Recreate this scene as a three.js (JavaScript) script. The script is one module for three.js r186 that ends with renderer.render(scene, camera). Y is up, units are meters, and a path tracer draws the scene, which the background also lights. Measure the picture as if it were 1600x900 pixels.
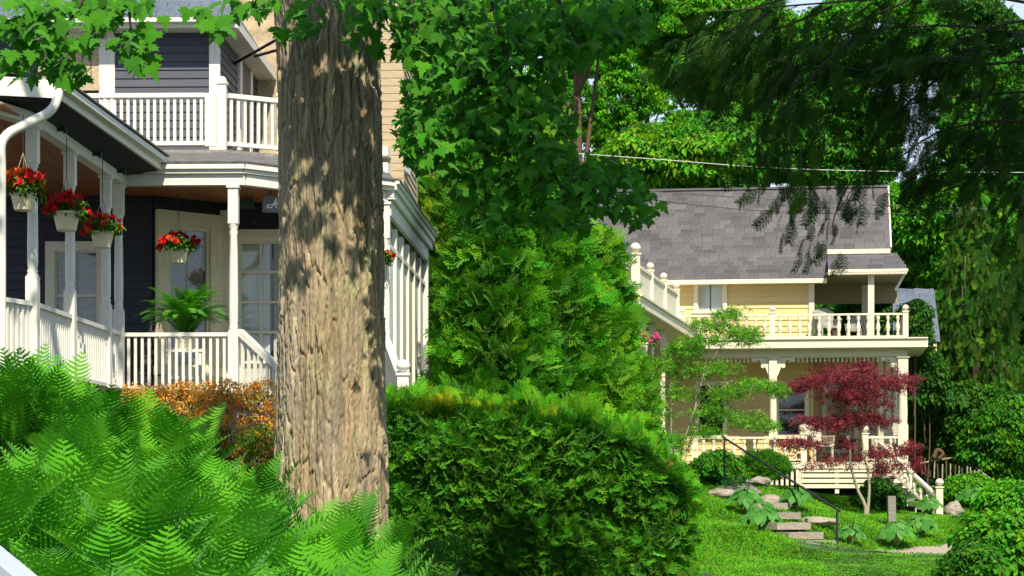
import * as THREE from 'three';
import { mergeGeometries, mergeVertices } from 'three/addons/utils/BufferGeometryUtils.js';
import { createNoise2D, createNoise3D } from 'simplex-noise';

// ------------------------------------------------------------------ camera, sky, sun, exposure
const F = 3500, EYE = 1.6;                       // focal length in photo pixels (1600 wide), eye height in metres
const scene = new THREE.Scene();
const camera = new THREE.PerspectiveCamera(2 * Math.atan(770 / F) * 180 / Math.PI, 1600 / 1540, 0.5, 900);
camera.position.set(0, EYE, 0);
camera.lookAt(0, EYE, -10);
camera.setViewOffset(1600, 1540, 0, 0, 1600, 900);
camera.updateProjectionMatrix();

const SUN = new THREE.Vector3(0.16, 0.74, 0.66).normalize();
function skyTexture() {
  const w = 512, h = 256, d = new Float32Array(w * h * 4);
  for (let j = 0; j < h; j++) {
    const el = ((j + 0.5) / h - 0.5) * Math.PI, s = Math.max(0, Math.sin(el));
    const t = Math.pow(s, 0.45);
    for (let i = 0; i < w; i++) {
      const o = (j * w + i) * 4;
      d[o] = 0.74 * (1 - t) + 0.16 * t; d[o + 1] = 0.84 * (1 - t) + 0.25 * t; d[o + 2] = 0.95 * (1 - t) + 0.43 * t; d[o + 3] = 1;
    }
  }
  const tex = new THREE.DataTexture(d, w, h, THREE.RGBAFormat, THREE.FloatType);
  tex.mapping = THREE.EquirectangularReflectionMapping; tex.magFilter = tex.minFilter = THREE.LinearFilter; tex.needsUpdate = true;
  return tex;
}
scene.background = skyTexture();
scene.environment = scene.background;
const sun = new THREE.DirectionalLight(new THREE.Color(1, 0.91, 0.72), 4.8);
sun.position.copy(SUN).multiplyScalar(80).add(new THREE.Vector3(0, 0, -40));
sun.target.position.set(0, 0, -40); scene.add(sun, sun.target);
sun.castShadow = true; sun.shadow.mapSize.set(4096, 4096); sun.shadow.radius = 1;
Object.assign(sun.shadow.camera, { left: -45, right: 45, top: 60, bottom: -60, near: 1, far: 220 });
const renderer = new THREE.WebGLRenderer({ antialias: true });
renderer.toneMapping = THREE.LinearToneMapping;
renderer.toneMappingExposure = 1.62;
renderer.shadowMap.enabled = true;
renderer.setSize(1024, 576);

// ------------------------------------------------------------------ helpers
function rng(seed) { let a = seed >>> 0; return () => { a = (a + 0x6D2B79F5) >>> 0; let t = a; t = Math.imul(t ^ (t >>> 15), t | 1); t ^= t + Math.imul(t ^ (t >>> 7), t | 61); return ((t ^ (t >>> 14)) >>> 0) / 4294967296; }; }
const R = rng(20240611);
const rr = (a, b) => a + (b - a) * R();
const pick = a => a[Math.floor(R() * a.length)];
const gauss = () => (R() + R() + R() + R() - 2) * 1.1;
const n2 = createNoise2D(rng(5)), n3 = createNoise3D(rng(9));
const V = (x, y, z) => new THREE.Vector3(x, y, z);
const UP = V(0, 1, 0);
const clamp = (x, a, b) => Math.min(b, Math.max(a, x));
const sstep = (a, b, x) => { const t = clamp((x - a) / (b - a), 0, 1); return t * t * (3 - 2 * t); };
// a surveyed point: photo direction and the distance read for the thing
const at = (px, py, Z) => V((px - 800) * Z / F, EYE + (770 - py) * Z / F, -Z);
const ppm = Z => F / Z;                          // photo pixels per metre

const taken = {};
function numbered(n) { const k = taken[n] = (taken[n] ?? -1) + 1; return k ? `${n}_${String(k).padStart(3, '0')}` : n; }
const origin = new Map();                        // world origin of every group (no group is turned unless placed last)
function thing(name, label, category, p = V(0, 0, 0), group) {
  const g = new THREE.Group(); g.name = numbered(name); g.position.copy(p); scene.add(g); origin.set(g, p.clone());
  g.userData = { label, category }; if (group) g.userData.group = group;
  return g;
}
function sub(parent, name, label) { const g = new THREE.Group(); g.name = name; parent.add(g); origin.set(g, origin.get(parent)); if (label) g.userData.label = label; return g; }
function org(parent) { return origin.get(parent) || V(0, 0, 0); }
function put(parent, name, geo, mat, world, label) {
  const m = new THREE.Mesh(geo, mat); m.name = parent === scene ? numbered(name) : name; m.castShadow = m.receiveShadow = true;
  if (world) m.position.copy(world).sub(org(parent));
  parent.add(m); origin.set(m, world ? world.clone() : org(parent)); if (label) m.userData.label = label;
  return m;
}
const UB = new THREE.BoxGeometry(1, 1, 1);
function box(parent, name, mat, c, w, h, d, ry = 0, rx = 0, rz = 0) {
  const m = put(parent, name, UB, mat, c); m.scale.set(w, h, d); m.rotation.order = 'YXZ'; m.rotation.set(rx, ry, rz); return m;
}
function bar(parent, name, mat, a, b, w, h) {     // a straight timber from a to b, w across, h tall
  const m = put(parent, name, UB, mat, a.clone().add(b).multiplyScalar(0.5));
  const z = b.clone().sub(a), L = z.length(); z.normalize(); const x = UP.clone().cross(z).normalize(), y = z.clone().cross(x);
  m.quaternion.setFromRotationMatrix(new THREE.Matrix4().makeBasis(x, y, z)); m.scale.set(w, h, L); return m;
}
const UC = new THREE.CylinderGeometry(1, 1, 1, 10);
function rod(parent, name, mat, a, b, r) {
  const m = put(parent, name, UC, mat, a.clone().add(b).multiplyScalar(0.5)); const d = b.clone().sub(a);
  m.scale.set(r, d.length(), r); m.quaternion.setFromUnitVectors(UP, d.normalize()); return m;
}
function tubeGeo(points, r0, r1, rad = 8, seg = 0) {   // a tapered limb; points in the parent's own coordinates
  const c = new THREE.CatmullRomCurve3(points), n = seg || Math.max(4, points.length * 4), g = new THREE.TubeGeometry(c, n, 1, rad, false), p = g.attributes.position, q = V(0, 0, 0);
  for (let i = 0; i <= n; i++) { const cp = c.getPointAt(i / n), r = r0 + (r1 - r0) * Math.pow(i / n, 0.8); for (let j = 0; j <= rad; j++) { const k = i * (rad + 1) + j; q.fromBufferAttribute(p, k).sub(cp).multiplyScalar(r).add(cp); p.setXYZ(k, q.x, q.y, q.z); } }
  return g;
}
function tube(parent, name, mat, pts, r0, r1, rad, seg) { const o = org(parent); return put(parent, name, tubeGeo(pts.map(p => p.clone().sub(o)), r0, r1, rad, seg), mat, null); }
function polyGeo(verts, faces, uvScale = 1) {
  const pos = [], uv = [];
  for (const f of faces) for (let i = 1; i < f.length - 1; i++) for (const k of [f[0], f[i], f[i + 1]]) { const v = verts[k]; pos.push(v.x, v.y, v.z); uv.push((v.x + v.z) * uvScale, (v.y + v.z) * uvScale); }
  const g = new THREE.BufferGeometry(); g.setAttribute('position', new THREE.Float32BufferAttribute(pos, 3)); g.setAttribute('uv', new THREE.Float32BufferAttribute(uv, 2)); g.computeVertexNormals(); return g;
}
// a slab with an outline in plan (world x, z) between two heights
function slab(parent, name, mat, pts, y0, y1) {
  const o = org(parent), n = pts.length, vs = [];
  for (const y of [y0, y1]) for (const [x, z] of pts) vs.push(V(x - o.x, y - o.y, z - o.z));
  const fs = [pts.map((_, i) => n + i), pts.map((_, i) => n - 1 - i)];
  for (let i = 0; i < n; i++) { const j = (i + 1) % n; fs.push([i, j, n + j, n + i]); }
  return put(parent, name, polyGeo(vs, fs), mat, null);
}
// a slab spanned by a quad (world points) with thickness t downwards along its normal
function sheet(parent, name, mat, q, t) {
  const o = org(parent), n = q[1].clone().sub(q[0]).cross(q[3].clone().sub(q[0])).normalize().multiplyScalar(-t);
  const vs = [...q.map(v => v.clone().sub(o)), ...q.map(v => v.clone().add(n).sub(o))];
  return put(parent, name, polyGeo(vs, [[0, 1, 2, 3], [7, 6, 5, 4], [0, 4, 5, 1], [1, 5, 6, 2], [2, 6, 7, 3], [3, 7, 4, 0]]), mat, null);
}
function lathe(profile, seg = 14) { return new THREE.LatheGeometry(profile.map(([r, y]) => new THREE.Vector2(r, y)), seg); }

// ------------------------------------------------------------------ materials
function noiseTex(size, f, rep = 1, srgb = true) {
  const d = new Uint8Array(size * size * 4);
  for (let j = 0; j < size; j++) for (let i = 0; i < size; i++) { const c = f(i / size, j / size), o = (j * size + i) * 4; d[o] = clamp(c[0], 0, 1) * 255; d[o + 1] = clamp(c[1], 0, 1) * 255; d[o + 2] = clamp(c[2], 0, 1) * 255; d[o + 3] = 255; }
  const t = new THREE.DataTexture(d, size, size); t.wrapS = t.wrapT = THREE.RepeatWrapping; t.magFilter = THREE.LinearFilter; t.minFilter = THREE.LinearMipmapLinearFilter; t.generateMipmaps = true; if (srgb) t.colorSpace = THREE.SRGBColorSpace; t.repeat.set(rep, rep); t.needsUpdate = true; return t;
}
// noise that repeats: a point on two circles
function tile(u, v, k, s = 0) { const a = u * 6.2832, b = v * 6.2832, r = k / 6.2832; return 0.5 + 0.5 * (n3(Math.cos(a) * r + s, Math.sin(a) * r + Math.cos(b) * r * 1.3, Math.sin(b) * r * 1.3 - s) ); }
const paintTex = noiseTex(256, (u, v) => { const a = 0.9 + 0.07 * tile(u, v, 5) + 0.05 * (tile(u, v, 40, 3) - 0.5); return [a, a * 0.995, a * 0.98]; });
const grainTex = noiseTex(256, (u, v) => { const g = tile(u, v, 3, 7), s = 0.5 + 0.5 * Math.sin(v * 6.2832 * 9 + g * 5), a = 0.72 + 0.18 * s * tile(u, v, 12, 2) + 0.14 * (tile(u * 1, v, 50, 5) - 0.5); return [a, a * 0.97, a * 0.92]; });
const speckTex = noiseTex(256, (u, v) => { const a = 0.78 + 0.3 * (tile(u, v, 60, 1) - 0.5) + 0.25 * (tile(u, v, 7, 4) - 0.5); return [a, a, a * 1.02]; });
function lin(r, g, b) { return new THREE.Color().setRGB(r, g, b); }
function std(r, g, b, rough = 0.7, o = {}) { return new THREE.MeshStandardMaterial({ color: lin(r, g, b), roughness: rough, metalness: 0, ...o }); }
function leafMat(r, g, b, through = 0.35, rough = 0.92) { if (g > r && g > b) { r *= 1.04; g *= 1.1; b *= 0.3; } return new THREE.MeshPhysicalMaterial({ color: lin(r, g, b), roughness: rough, metalness: 0, transmission: through, thickness: 0, specularIntensity: 0.3, side: THREE.DoubleSide }); }
const M = {
  white: std(0.76, 0.75, 0.7, 0.55, { map: paintTex }), white2: std(0.7, 0.7, 0.67, 0.6, { map: paintTex }),
  trimCream: std(0.78, 0.72, 0.56, 0.55, { map: paintTex }), cream: std(0.72, 0.65, 0.45, 0.6, { map: paintTex }),
  navy: [0, 1, 2].map(i => std(0.022 + i * 0.003, 0.026 + i * 0.003, 0.05 + i * 0.005, 0.6, { map: grainTex })),
  slate: [0, 1, 2].map(i => std(0.08 + i * 0.01, 0.093 + i * 0.01, 0.155 + i * 0.014, 0.6, { map: grainTex })),
  yellow: [0, 1, 2].map(i => std(0.66 + i * 0.03, 0.51 + i * 0.025, 0.225 + i * 0.015, 0.6, { map: paintTex })),
  cedar: [0, 1, 2, 3].map(i => std(0.54 + i * 0.06, 0.17 + i * 0.025, 0.055 + i * 0.01, 0.4, { map: grainTex })),
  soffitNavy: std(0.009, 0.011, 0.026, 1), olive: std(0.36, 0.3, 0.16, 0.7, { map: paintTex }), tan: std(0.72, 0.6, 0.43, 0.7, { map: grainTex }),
  shingle: [0, 1, 2, 3, 4].map(i => std(0.1 + i * 0.021, 0.094 + i * 0.0195, 0.098 + i * 0.0195, 0.9, { map: speckTex })),
  shingleBlue: [0, 1, 2, 3].map(i => std(0.13 + i * 0.02, 0.165 + i * 0.022, 0.22 + i * 0.026, 0.9, { map: speckTex })),
  membrane: std(0.17, 0.165, 0.16, 0.85, { map: speckTex }),
  glass: new THREE.MeshPhysicalMaterial({ color: lin(0.9, 0.93, 0.92), roughness: 0.03, transmission: 1, thickness: 0, ior: 1.5 }),
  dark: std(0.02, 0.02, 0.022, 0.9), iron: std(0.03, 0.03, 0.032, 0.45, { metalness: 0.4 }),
  curtain: std(0.62, 0.6, 0.55, 0.95), curtainGrey: std(0.42, 0.42, 0.42, 0.95, { map: grainTex }),
  stone: [0, 1, 2].map(i => std(0.42 + i * 0.05, 0.36 + i * 0.04, 0.28 + i * 0.03, 0.9, { map: speckTex })),
  wood: std(0.16, 0.1, 0.055, 0.8, { map: grainTex }), greyWood: std(0.36, 0.36, 0.36, 0.85, { map: grainTex }),
  twig: std(0.1, 0.07, 0.045, 0.9), stemGrey: std(0.3, 0.27, 0.2, 0.9), stemGreen: std(0.16, 0.24, 0.06, 0.8),
  potCream: std(0.66, 0.58, 0.4, 0.5), wicker: std(0.78, 0.75, 0.66, 0.8, { map: grainTex }), chairGrey: std(0.5, 0.5, 0.5, 0.8, { map: grainTex }),
};

// ------------------------------------------------------------------ foliage geometry
function leafShape(pts, fold = 0.18, droop = 0.2) {           // outline, stem at the origin, tip towards -y
  const g = new THREE.ShapeGeometry(new THREE.Shape(pts.map(([x, y]) => new THREE.Vector2(x, y)))), p = g.attributes.position;
  for (let i = 0; i < p.count; i++) { const x = p.getX(i), y = p.getY(i); p.setZ(i, -Math.abs(x) * fold - y * y * droop); }
  g.computeVertexNormals(); return g;
}
const half = [[0.03, 0], [0.16, 0.1], [0.3, 0.14], [0.26, 0.02], [0.52, -0.02], [0.44, -0.14], [0.6, -0.3], [0.4, -0.32], [0.34, -0.42], [0.22, -0.4], [0.27, -0.6], [0.15, -0.64], [0.1, -0.84]];
const mapleOutline = [...half, [0, -1.02], ...half.slice().reverse().map(([x, y]) => [-x, y])];
const mapleLeaf = [leafShape(mapleOutline, 0.16, 0.12), leafShape(mapleOutline, 0.34, 0.3), leafShape(mapleOutline, -0.08, 0.25)];
function fromQuads(list) {                                     // list of [a,b,c,d] point quads -> one geometry
  const pos = [];
  for (const q of list) for (const k of q.length === 3 ? [0, 1, 2] : [0, 1, 2, 0, 2, 3]) pos.push(q[k].x, q[k].y, q[k].z);
  const g = new THREE.BufferGeometry(); g.setAttribute('position', new THREE.Float32BufferAttribute(pos, 3)); g.computeVertexNormals(); return g;
}
// a spray of broad leaves round a short twig (about 1 unit across)
function leafSpray(n, size, seed, wide = 0.55) {
  const r = rng(seed), qs = [];
  for (let i = 0; i < n; i++) {
    const c = V((r() - 0.5), (r() - 0.5) * 0.6, (r() - 0.5)).multiplyScalar(0.9), yaw = r() * 6.283, tilt = 0.2 + r() * 0.9, s = size * (0.7 + r() * 0.6);
    const d = V(Math.cos(yaw) * Math.cos(tilt), -Math.sin(tilt), Math.sin(yaw) * Math.cos(tilt)), sd = V(-Math.sin(yaw), (r() - 0.5) * 0.6, Math.cos(yaw)).normalize(), up = sd.clone().cross(d);
    const mid = c.clone().addScaledVector(d, s * 0.45), tip = c.clone().addScaledVector(d, s).addScaledVector(up, -s * 0.1), l = mid.clone().addScaledVector(sd, s * wide * 0.5).addScaledVector(up, s * 0.1), q = mid.clone().addScaledVector(sd, -s * wide * 0.5).addScaledVector(up, s * 0.1);
    qs.push([c, l, tip], [c, tip, q]);
  }
  return fromQuads(qs);
}
const spray = [leafSpray(9, 0.5, 11), leafSpray(9, 0.5, 12), leafSpray(8, 0.55, 13)];
const fineSpray = [leafSpray(12, 0.32, 21, 0.45), leafSpray(12, 0.32, 22, 0.45)];
// a flat scale-leaved spray of cedar, stem at the origin, reaching towards +y, drooping in z
function cedarSpray(seed) {
  const r = rng(seed), qs = [];
  const strip = (a, b, w, n) => { const d = b.clone().sub(a), s = d.clone().cross(n).normalize(); qs.push([a.clone().addScaledVector(s, w), a.clone().addScaledVector(s, -w), b.clone().addScaledVector(s, -w * 0.35), b.clone().addScaledVector(s, w * 0.35)]); };
  const N = V(0, 0, 1), P = t => V(0.06 * Math.sin(t * 3), t, -0.28 * t * t);
  for (let i = 0; i < 5; i++) strip(P(i / 5), P((i + 1) / 5), 0.026 * (1 - i / 7), N);
  for (let i = 1; i < 8; i++) for (const s of [-1, 1]) {
    const t = i / 8 + (s > 0 ? 0.05 : 0), a = P(t), L = (0.34 * Math.sin(Math.PI * Math.pow(t, 0.62)) + 0.08) * (0.75 + r() * 0.5), b = a.clone().add(V(s * L * 0.72, L * 0.75, -L * 0.25 + (r() - 0.5) * 0.1));
    strip(a, b, 0.03, N);
    for (let k = 1; k < 3; k++) { const m = a.clone().lerp(b, 0.3 + k * 0.22), l2 = L * 0.42 * (1 - k / 5); strip(m, m.clone().add(V(s * l2 * 0.15, l2, -l2 * 0.15)), 0.024, N); }
  }
  return fromQuads(qs);
}
const cedarGeo = [cedarSpray(31), cedarSpray(32), cedarSpray(33)];
// a needled twig of hemlock: flat, drooping tip
function hemlockSpray(seed) {
  const r = rng(seed), qs = [], P = t => V(0.05 * Math.sin(4 * t), t, -0.35 * t * t);
  const leafl = (a, d, L, w) => { const s = d.clone().cross(V(0, 0, 1)).normalize().multiplyScalar(w), m = a.clone().addScaledVector(d, L * 0.5), b = a.clone().addScaledVector(d, L); qs.push([a, m.clone().add(s), b, m.clone().sub(s)]); };
  const twig = (P0, n, L) => { for (let i = 0; i < n; i++) for (const s of [-1, 1]) { const t = (i + 0.5) / n, a = P0(t); leafl(a, V(s * 0.85, 0.45, (r() - 0.5) * 0.5).normalize(), L * (1 - 0.4 * t), 0.018); } };
  twig(P, 16, 0.12);
  for (let i = 1; i < 7; i++) for (const s of [-1, 1]) { const t = i / 7.5, a = P(t), L = 0.45 * (1 - t * 0.6) * (0.8 + r() * 0.4); twig(u => a.clone().add(V(s * L * u * 0.7, L * u * 0.75, -L * u * u * 0.35)), 9, 0.1); }
  return fromQuads(qs);
}
const hemlockGeo = [hemlockSpray(41), hemlockSpray(42)];
function tuft(seed, n, hgt, w) {
  const r = rng(seed), qs = [];
  for (let i = 0; i < n; i++) { const a = r() * 6.283, c = V((r() - 0.5) * 0.9, 0, (r() - 0.5) * 0.9), L = hgt * (0.6 + r() * 0.7), lean = 0.3 + r() * 0.7, d = V(Math.cos(a) * lean, 1, Math.sin(a) * lean).normalize(), s = V(-Math.sin(a), 0, Math.cos(a)).multiplyScalar(w), m = c.clone().addScaledVector(d, L * 0.55), b = c.clone().addScaledVector(d, L).add(V(Math.cos(a) * L * 0.25, -L * 0.08, Math.sin(a) * L * 0.25)); qs.push([c.clone().addScaledVector(s, 0.6), c.clone().addScaledVector(s, -0.6), m.clone().sub(s), m.clone().add(s)], [m.clone().add(s), m.clone().sub(s), b]); }
  return fromQuads(qs);
}
const grassGeo = [tuft(51, 9, 0.7, 0.05), tuft(52, 9, 0.7, 0.05)];

const mtx = new THREE.Matrix4(), qq = new THREE.Quaternion(), qa = new THREE.Quaternion(), ee = new THREE.Euler();
// instanced foliage. items: {p (world), q (quaternion) or e (euler), s, t (tint)}
function scatter(parent, name, geos, mat, items) {
  const o = org(parent), out = [];
  geos.forEach((g, k) => {
    const mine = items.filter((_, i) => i % geos.length === k); if (!mine.length) return;
    const im = new THREE.InstancedMesh(g, mat, mine.length); im.name = name; im.castShadow = im.receiveShadow = true; im.userData.kind = 'stuff';
    mine.forEach((it, i) => { if (it.q) qq.copy(it.q); else qq.setFromEuler(ee.set(...it.e, 'YXZ')); const s = it.s; im.setMatrixAt(i, mtx.compose(it.p.clone().sub(o), qq, typeof s === 'number' ? V(s, s, s) : s)); im.setColorAt(i, it.t || lin(1, 1, 1)); });
    parent.add(im); out.push(im);
  });
  return out;
}
function tint(v = 0.25, y = 0.15) { const a = 1 + (R() - 0.5) * 2 * v, b = (R() - 0.5) * 2 * y; return lin(clamp(a * (1 + b * 2.2), 0.2, 2), a, clamp(a * (1 - b), 0.2, 2)); }
const facing = (dir, roll) => { qq.setFromUnitVectors(V(0, 0, 1), dir); qa.setFromAxisAngle(V(0, 0, 1), roll); return qq.clone().multiply(qa); };
// a spray growing along +y turned to grow along dir, its flat side towards up
function grow(dir, roll = 0) { const y = dir.clone().normalize(); let x = y.clone().cross(UP); if (x.lengthSq() < 1e-4) x = V(1, 0, 0); x.normalize(); const z = x.clone().cross(y); return qa.setFromRotationMatrix(mtx.makeBasis(x, y, z)).clone().multiply(new THREE.Quaternion().setFromAxisAngle(UP, roll)); }

// ------------------------------------------------------------------ ground
const spots = [[0, 0, 0], [-2, 6, 0.1], [3, 6, 0], [-6, 8, 0.5], [-2.2, 11, 0.4], [-0.6, 14, 0.32], [-3.5, 14, 0.9], [-4.8, 21, 1.9], [-2.9, 20, 1.5], [-2, 18, 1.08], [-1.5, 19, 1.05], [-0.8, 18, 0.75], [-5, 29, 2.1], [-3.2, 28, 2],
  [-1.5, 28, 1.7], [-1.5, 31, 1.8], [-1.3, 37, 1.9], [-8, 25, 2.4], [-8, 35, 2.6], [-1, 24.5, 0.85], [0.5, 24.5, 0.5], [2, 24.5, 0.35], [1.5, 20, 0.2], [3, 18, 0.1], [8, 15, 0.1], [0.5, 33, 1.3], [0.5, 38, 1.8],
  [3.1, 36, 0.3], [4.9, 38, 0.32], [7.4, 42, 0.2], [8.6, 42, 0.32], [8.5, 34, 0.1], [4.3, 50, 1.95], [5.9, 52, 1.75], [7.6, 53, 1.5], [5.7, 42, 0.62], [4.6, 45, 1.35], [4.9, 48, 1.7], [10, 52.5, 0.9], [7.9, 50, 1.02], [8.6, 47.5, 0.74], [9.6, 46, 0.6], [11, 49, 0.95],
  [13, 60, 1.8], [6, 58, 1.9], [12, 58, 1.5], [2, 46, 1.9], [3.3, 46, 1.8], [2.2, 43.3, 1.6], [3.3, 41.5, 1.0], [0, 70, 4], [10, 70, 3.5], [20, 70, 4], [-12, 60, 4], [0, 100, 10], [20, 100, 10], [-20, 100, 10], [40, 100, 10], [0, 150, 22], [60, 150, 22], [-60, 150, 22], [14, 40, 0.4], [20, 45, 0.8], [5, 25, -0.05], [8, 28, -0.05], [4, 30, 0.02], [12, 29, 0], [3, 10, 0], [8, 8, 0], [6, 20, 0], [5.5, 34, 0.05], [11, 35, 0.05], [3.4, 33, 0.15], [14, 22, 0], [20, 20, 0.1], [-16, 20, 2.5], [0, 400, 30], [200, 300, 30], [-200, 300, 30], [150, 20, 1], [-150, 20, 6]];
function H(x, Z) { let s = 0, w = 0; for (const [a, b, h] of spots) { const d2 = (a - x) ** 2 + (b - Z) ** 2 + 0.6, k = 1 / (d2 * Math.sqrt(d2)); s += h * k; w += k; } return s / w; }
const ground = pt => { pt.y = H(pt.x, -pt.z); return pt; };
{
  const xs = [], zs = [], lay = (arr, list) => list.forEach(([a, b, n]) => { for (let i = 0; i < n; i++) arr.push(a + (b - a) * i / n); });
  lay(xs, [[-420, -60, 12], [-60, -14, 24], [-14, 18, 90], [18, 70, 26], [70, 421, 12]]); lay(zs, [[-60, 4, 12], [4, 62, 150], [62, 160, 40], [160, 620, 20]]);
  const pos = [], col = [], idx = [], uv = [];
  for (const Z of zs) for (const x of xs) {
    const b = Math.abs(x) < 40 && Z < 100 ? 0.04 * n2(x * 0.9, Z * 0.9) : 0; pos.push(x, H(x, Z) + b, -Z); uv.push(x / 3, Z / 3);
    const k = 0.5 + 0.5 * n2(x * 0.35, Z * 0.35), e = sstep(0.15, 0.45, n2(x * 0.6 + 9, Z * 0.6));
    const wild = x < 2.4 && Z < 30 ? 0.85 : 0.1 + 0.2 * e;
    col.push((0.035 + 0.03 * k) * (1 - wild) + 0.05 * wild, (0.12 + 0.05 * k) * (1 - wild) + 0.04 * wild, 0.012 * (1 - wild) + 0.022 * wild);
  }
  const w = xs.length; for (let j = 0; j < zs.length - 1; j++) for (let i = 0; i < w - 1; i++) { const a = j * w + i; idx.push(a, a + 1, a + w, a + 1, a + w + 1, a + w); }
  const g = new THREE.BufferGeometry(); g.setAttribute('position', new THREE.Float32BufferAttribute(pos, 3)); g.setAttribute('uv', new THREE.Float32BufferAttribute(uv, 2)); g.setAttribute('color', new THREE.Float32BufferAttribute(col, 3)); g.setIndex(idx); g.computeVertexNormals();
  const m = put(scene, 'ground', g, std(1, 1, 1, 0.95, { vertexColors: true, map: speckTex }), null); m.userData = { kind: 'structure', label: 'grassy bank and garden soil', category: 'ground' };
}

// ------------------------------------------------------------------ a building's own axes: x to its right, z out of its front
class Frame {
  constructor(X, Z, phi) { this.X = X; this.Z = Z; this.phi = phi; this.c = Math.cos(phi); this.s = Math.sin(phi); }
  P(x, y, z) { return V(this.X + this.c * x + this.s * z, y, -this.Z - this.s * x + this.c * z); }
  x(px, z) { const k = (px - 800) / F; return (k * (this.Z - this.c * z) - this.X - this.s * z) / (this.c - this.s * k); }   // solves X = k * depth
  depth(x, z) { return this.Z + this.s * x - this.c * z; }
  y(py, x, z) { return EYE + (770 - py) * this.depth(x, z) / F; }
}
// a wall of lapped boards, each a part: x0..x1 on the frame's plane z
function boards(f, parent, name, mats, x0, x1, y0, y1, z, step, angle = 0, pivot) {
  const n = Math.max(1, Math.round((y1 - y0) / step)), hgt = (y1 - y0) / n;
  for (let i = 0; i < n; i++) {
    const m = box(parent, name, pick(mats), f.P((x0 + x1) / 2, y0 + hgt * (i + 0.5), z), Math.abs(x1 - x0), hgt * 1.04, 0.022, f.phi + angle, 0.0, 0); m.rotation.x = -0.14;
  }
}
// boards between two plan points A, B (world x,z vectors), facing the side n
function boardsAB(parent, name, mats, A, B, y0, y1, step) {
  const n = Math.max(1, Math.round((y1 - y0) / step)), hgt = (y1 - y0) / n, d = B.clone().sub(A), L = Math.hypot(d.x, d.z), ry = Math.atan2(-d.z, d.x), c = A.clone().add(B).multiplyScalar(0.5);
  for (let i = 0; i < n; i++) { const m = box(parent, name, pick(mats), V(c.x, y0 + hgt * (i + 0.5), c.z), L, hgt * 1.04, 0.022, ry); m.rotation.x = -0.14; }
}
const turnedPost = (() => {   // unit-height turned porch post, square ends are separate boxes
  const p = [[0.062, 0], [0.066, 0.01], [0.05, 0.03], [0.06, 0.05], [0.048, 0.07], [0.056, 0.1], [0.058, 0.3], [0.052, 0.7], [0.045, 0.9], [0.056, 0.925], [0.044, 0.945], [0.06, 0.97], [0.062, 1]]; return lathe(p, 16);
})();
function porchPost(f, parent, x, z, y0, yb, yt, y1, w, mat, name = 'porch_post') {
  const g = sub(parent, name);
  box(g, 'base_block', mat, f.P(x, (y0 + yb) / 2, z), w, yb - y0, w, f.phi);
  const m = put(g, 'turned_shaft', turnedPost, mat, f.P(x, yb, z)); m.scale.set(w / 0.125, yt - yb, w / 0.125);
  box(g, 'top_block', mat, f.P(x, (yt + y1) / 2, z), w, y1 - yt, w, f.phi);
  box(g, 'cap', mat, f.P(x, y1 - 0.02, z), w * 1.3, 0.035, w * 1.3, f.phi);
  return g;
}
function railing(parent, name, A, B, mat, { top = 0.8, foot = 0.09, step = 0.11, w = 0.036, railW = 0.085, railH = 0.05, turned = null, up = 0 }) {   // A, B at deck level (B may lie lower: stairs)
  const g = sub(parent, name), u = V(0, 1, 0), a = A.clone().addScaledVector(u, top), b = B.clone().addScaledVector(u, top);
  bar(g, 'top_rail', mat, a, b, railW, railH); bar(g, 'bottom_rail', mat, A.clone().addScaledVector(u, foot), B.clone().addScaledVector(u, foot), railW * 0.8, railH * 0.9);
  const L = Math.hypot(B.x - A.x, B.z - A.z), n = Math.max(1, Math.round(L / step)), ry = Math.atan2(-(B.z - A.z), B.x - A.x);
  for (let i = 0; i < n; i++) {
    const p = A.clone().lerp(B, (i + 0.5) / n), h = top - foot - railH;
    if (turned) { const m = put(g, 'baluster', turned, mat, p.clone().addScaledVector(u, foot + railH / 2)); m.scale.set(1, h, 1); }
    else box(g, 'baluster', mat, p.clone().addScaledVector(u, foot + railH / 2 + h / 2), w, h, w, ry);
  }
  return g;
}
function newel(parent, name, p, h, w, mat, ry = 0, ball = true) {
  const g = sub(parent, name); box(g, 'shaft', mat, p.clone().add(V(0, h / 2, 0)), w, h, w, ry); box(g, 'collar', mat, p.clone().add(V(0, h + 0.015, 0)), w * 1.25, 0.035, w * 1.25, ry);
  if (ball) { const r = w * 0.62, m = put(g, 'ball_finial', lathe([[0.3, 0], [0.34, 0.1], [0.25, 0.22], [0.62, 0.38], [0.95, 0.7], [1, 1.05], [0.85, 1.5], [0.45, 1.85], [0.001, 1.95]], 16), mat, p.clone().add(V(0, h + 0.03, 0))); m.scale.setScalar(r); }
  return g;
}
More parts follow.
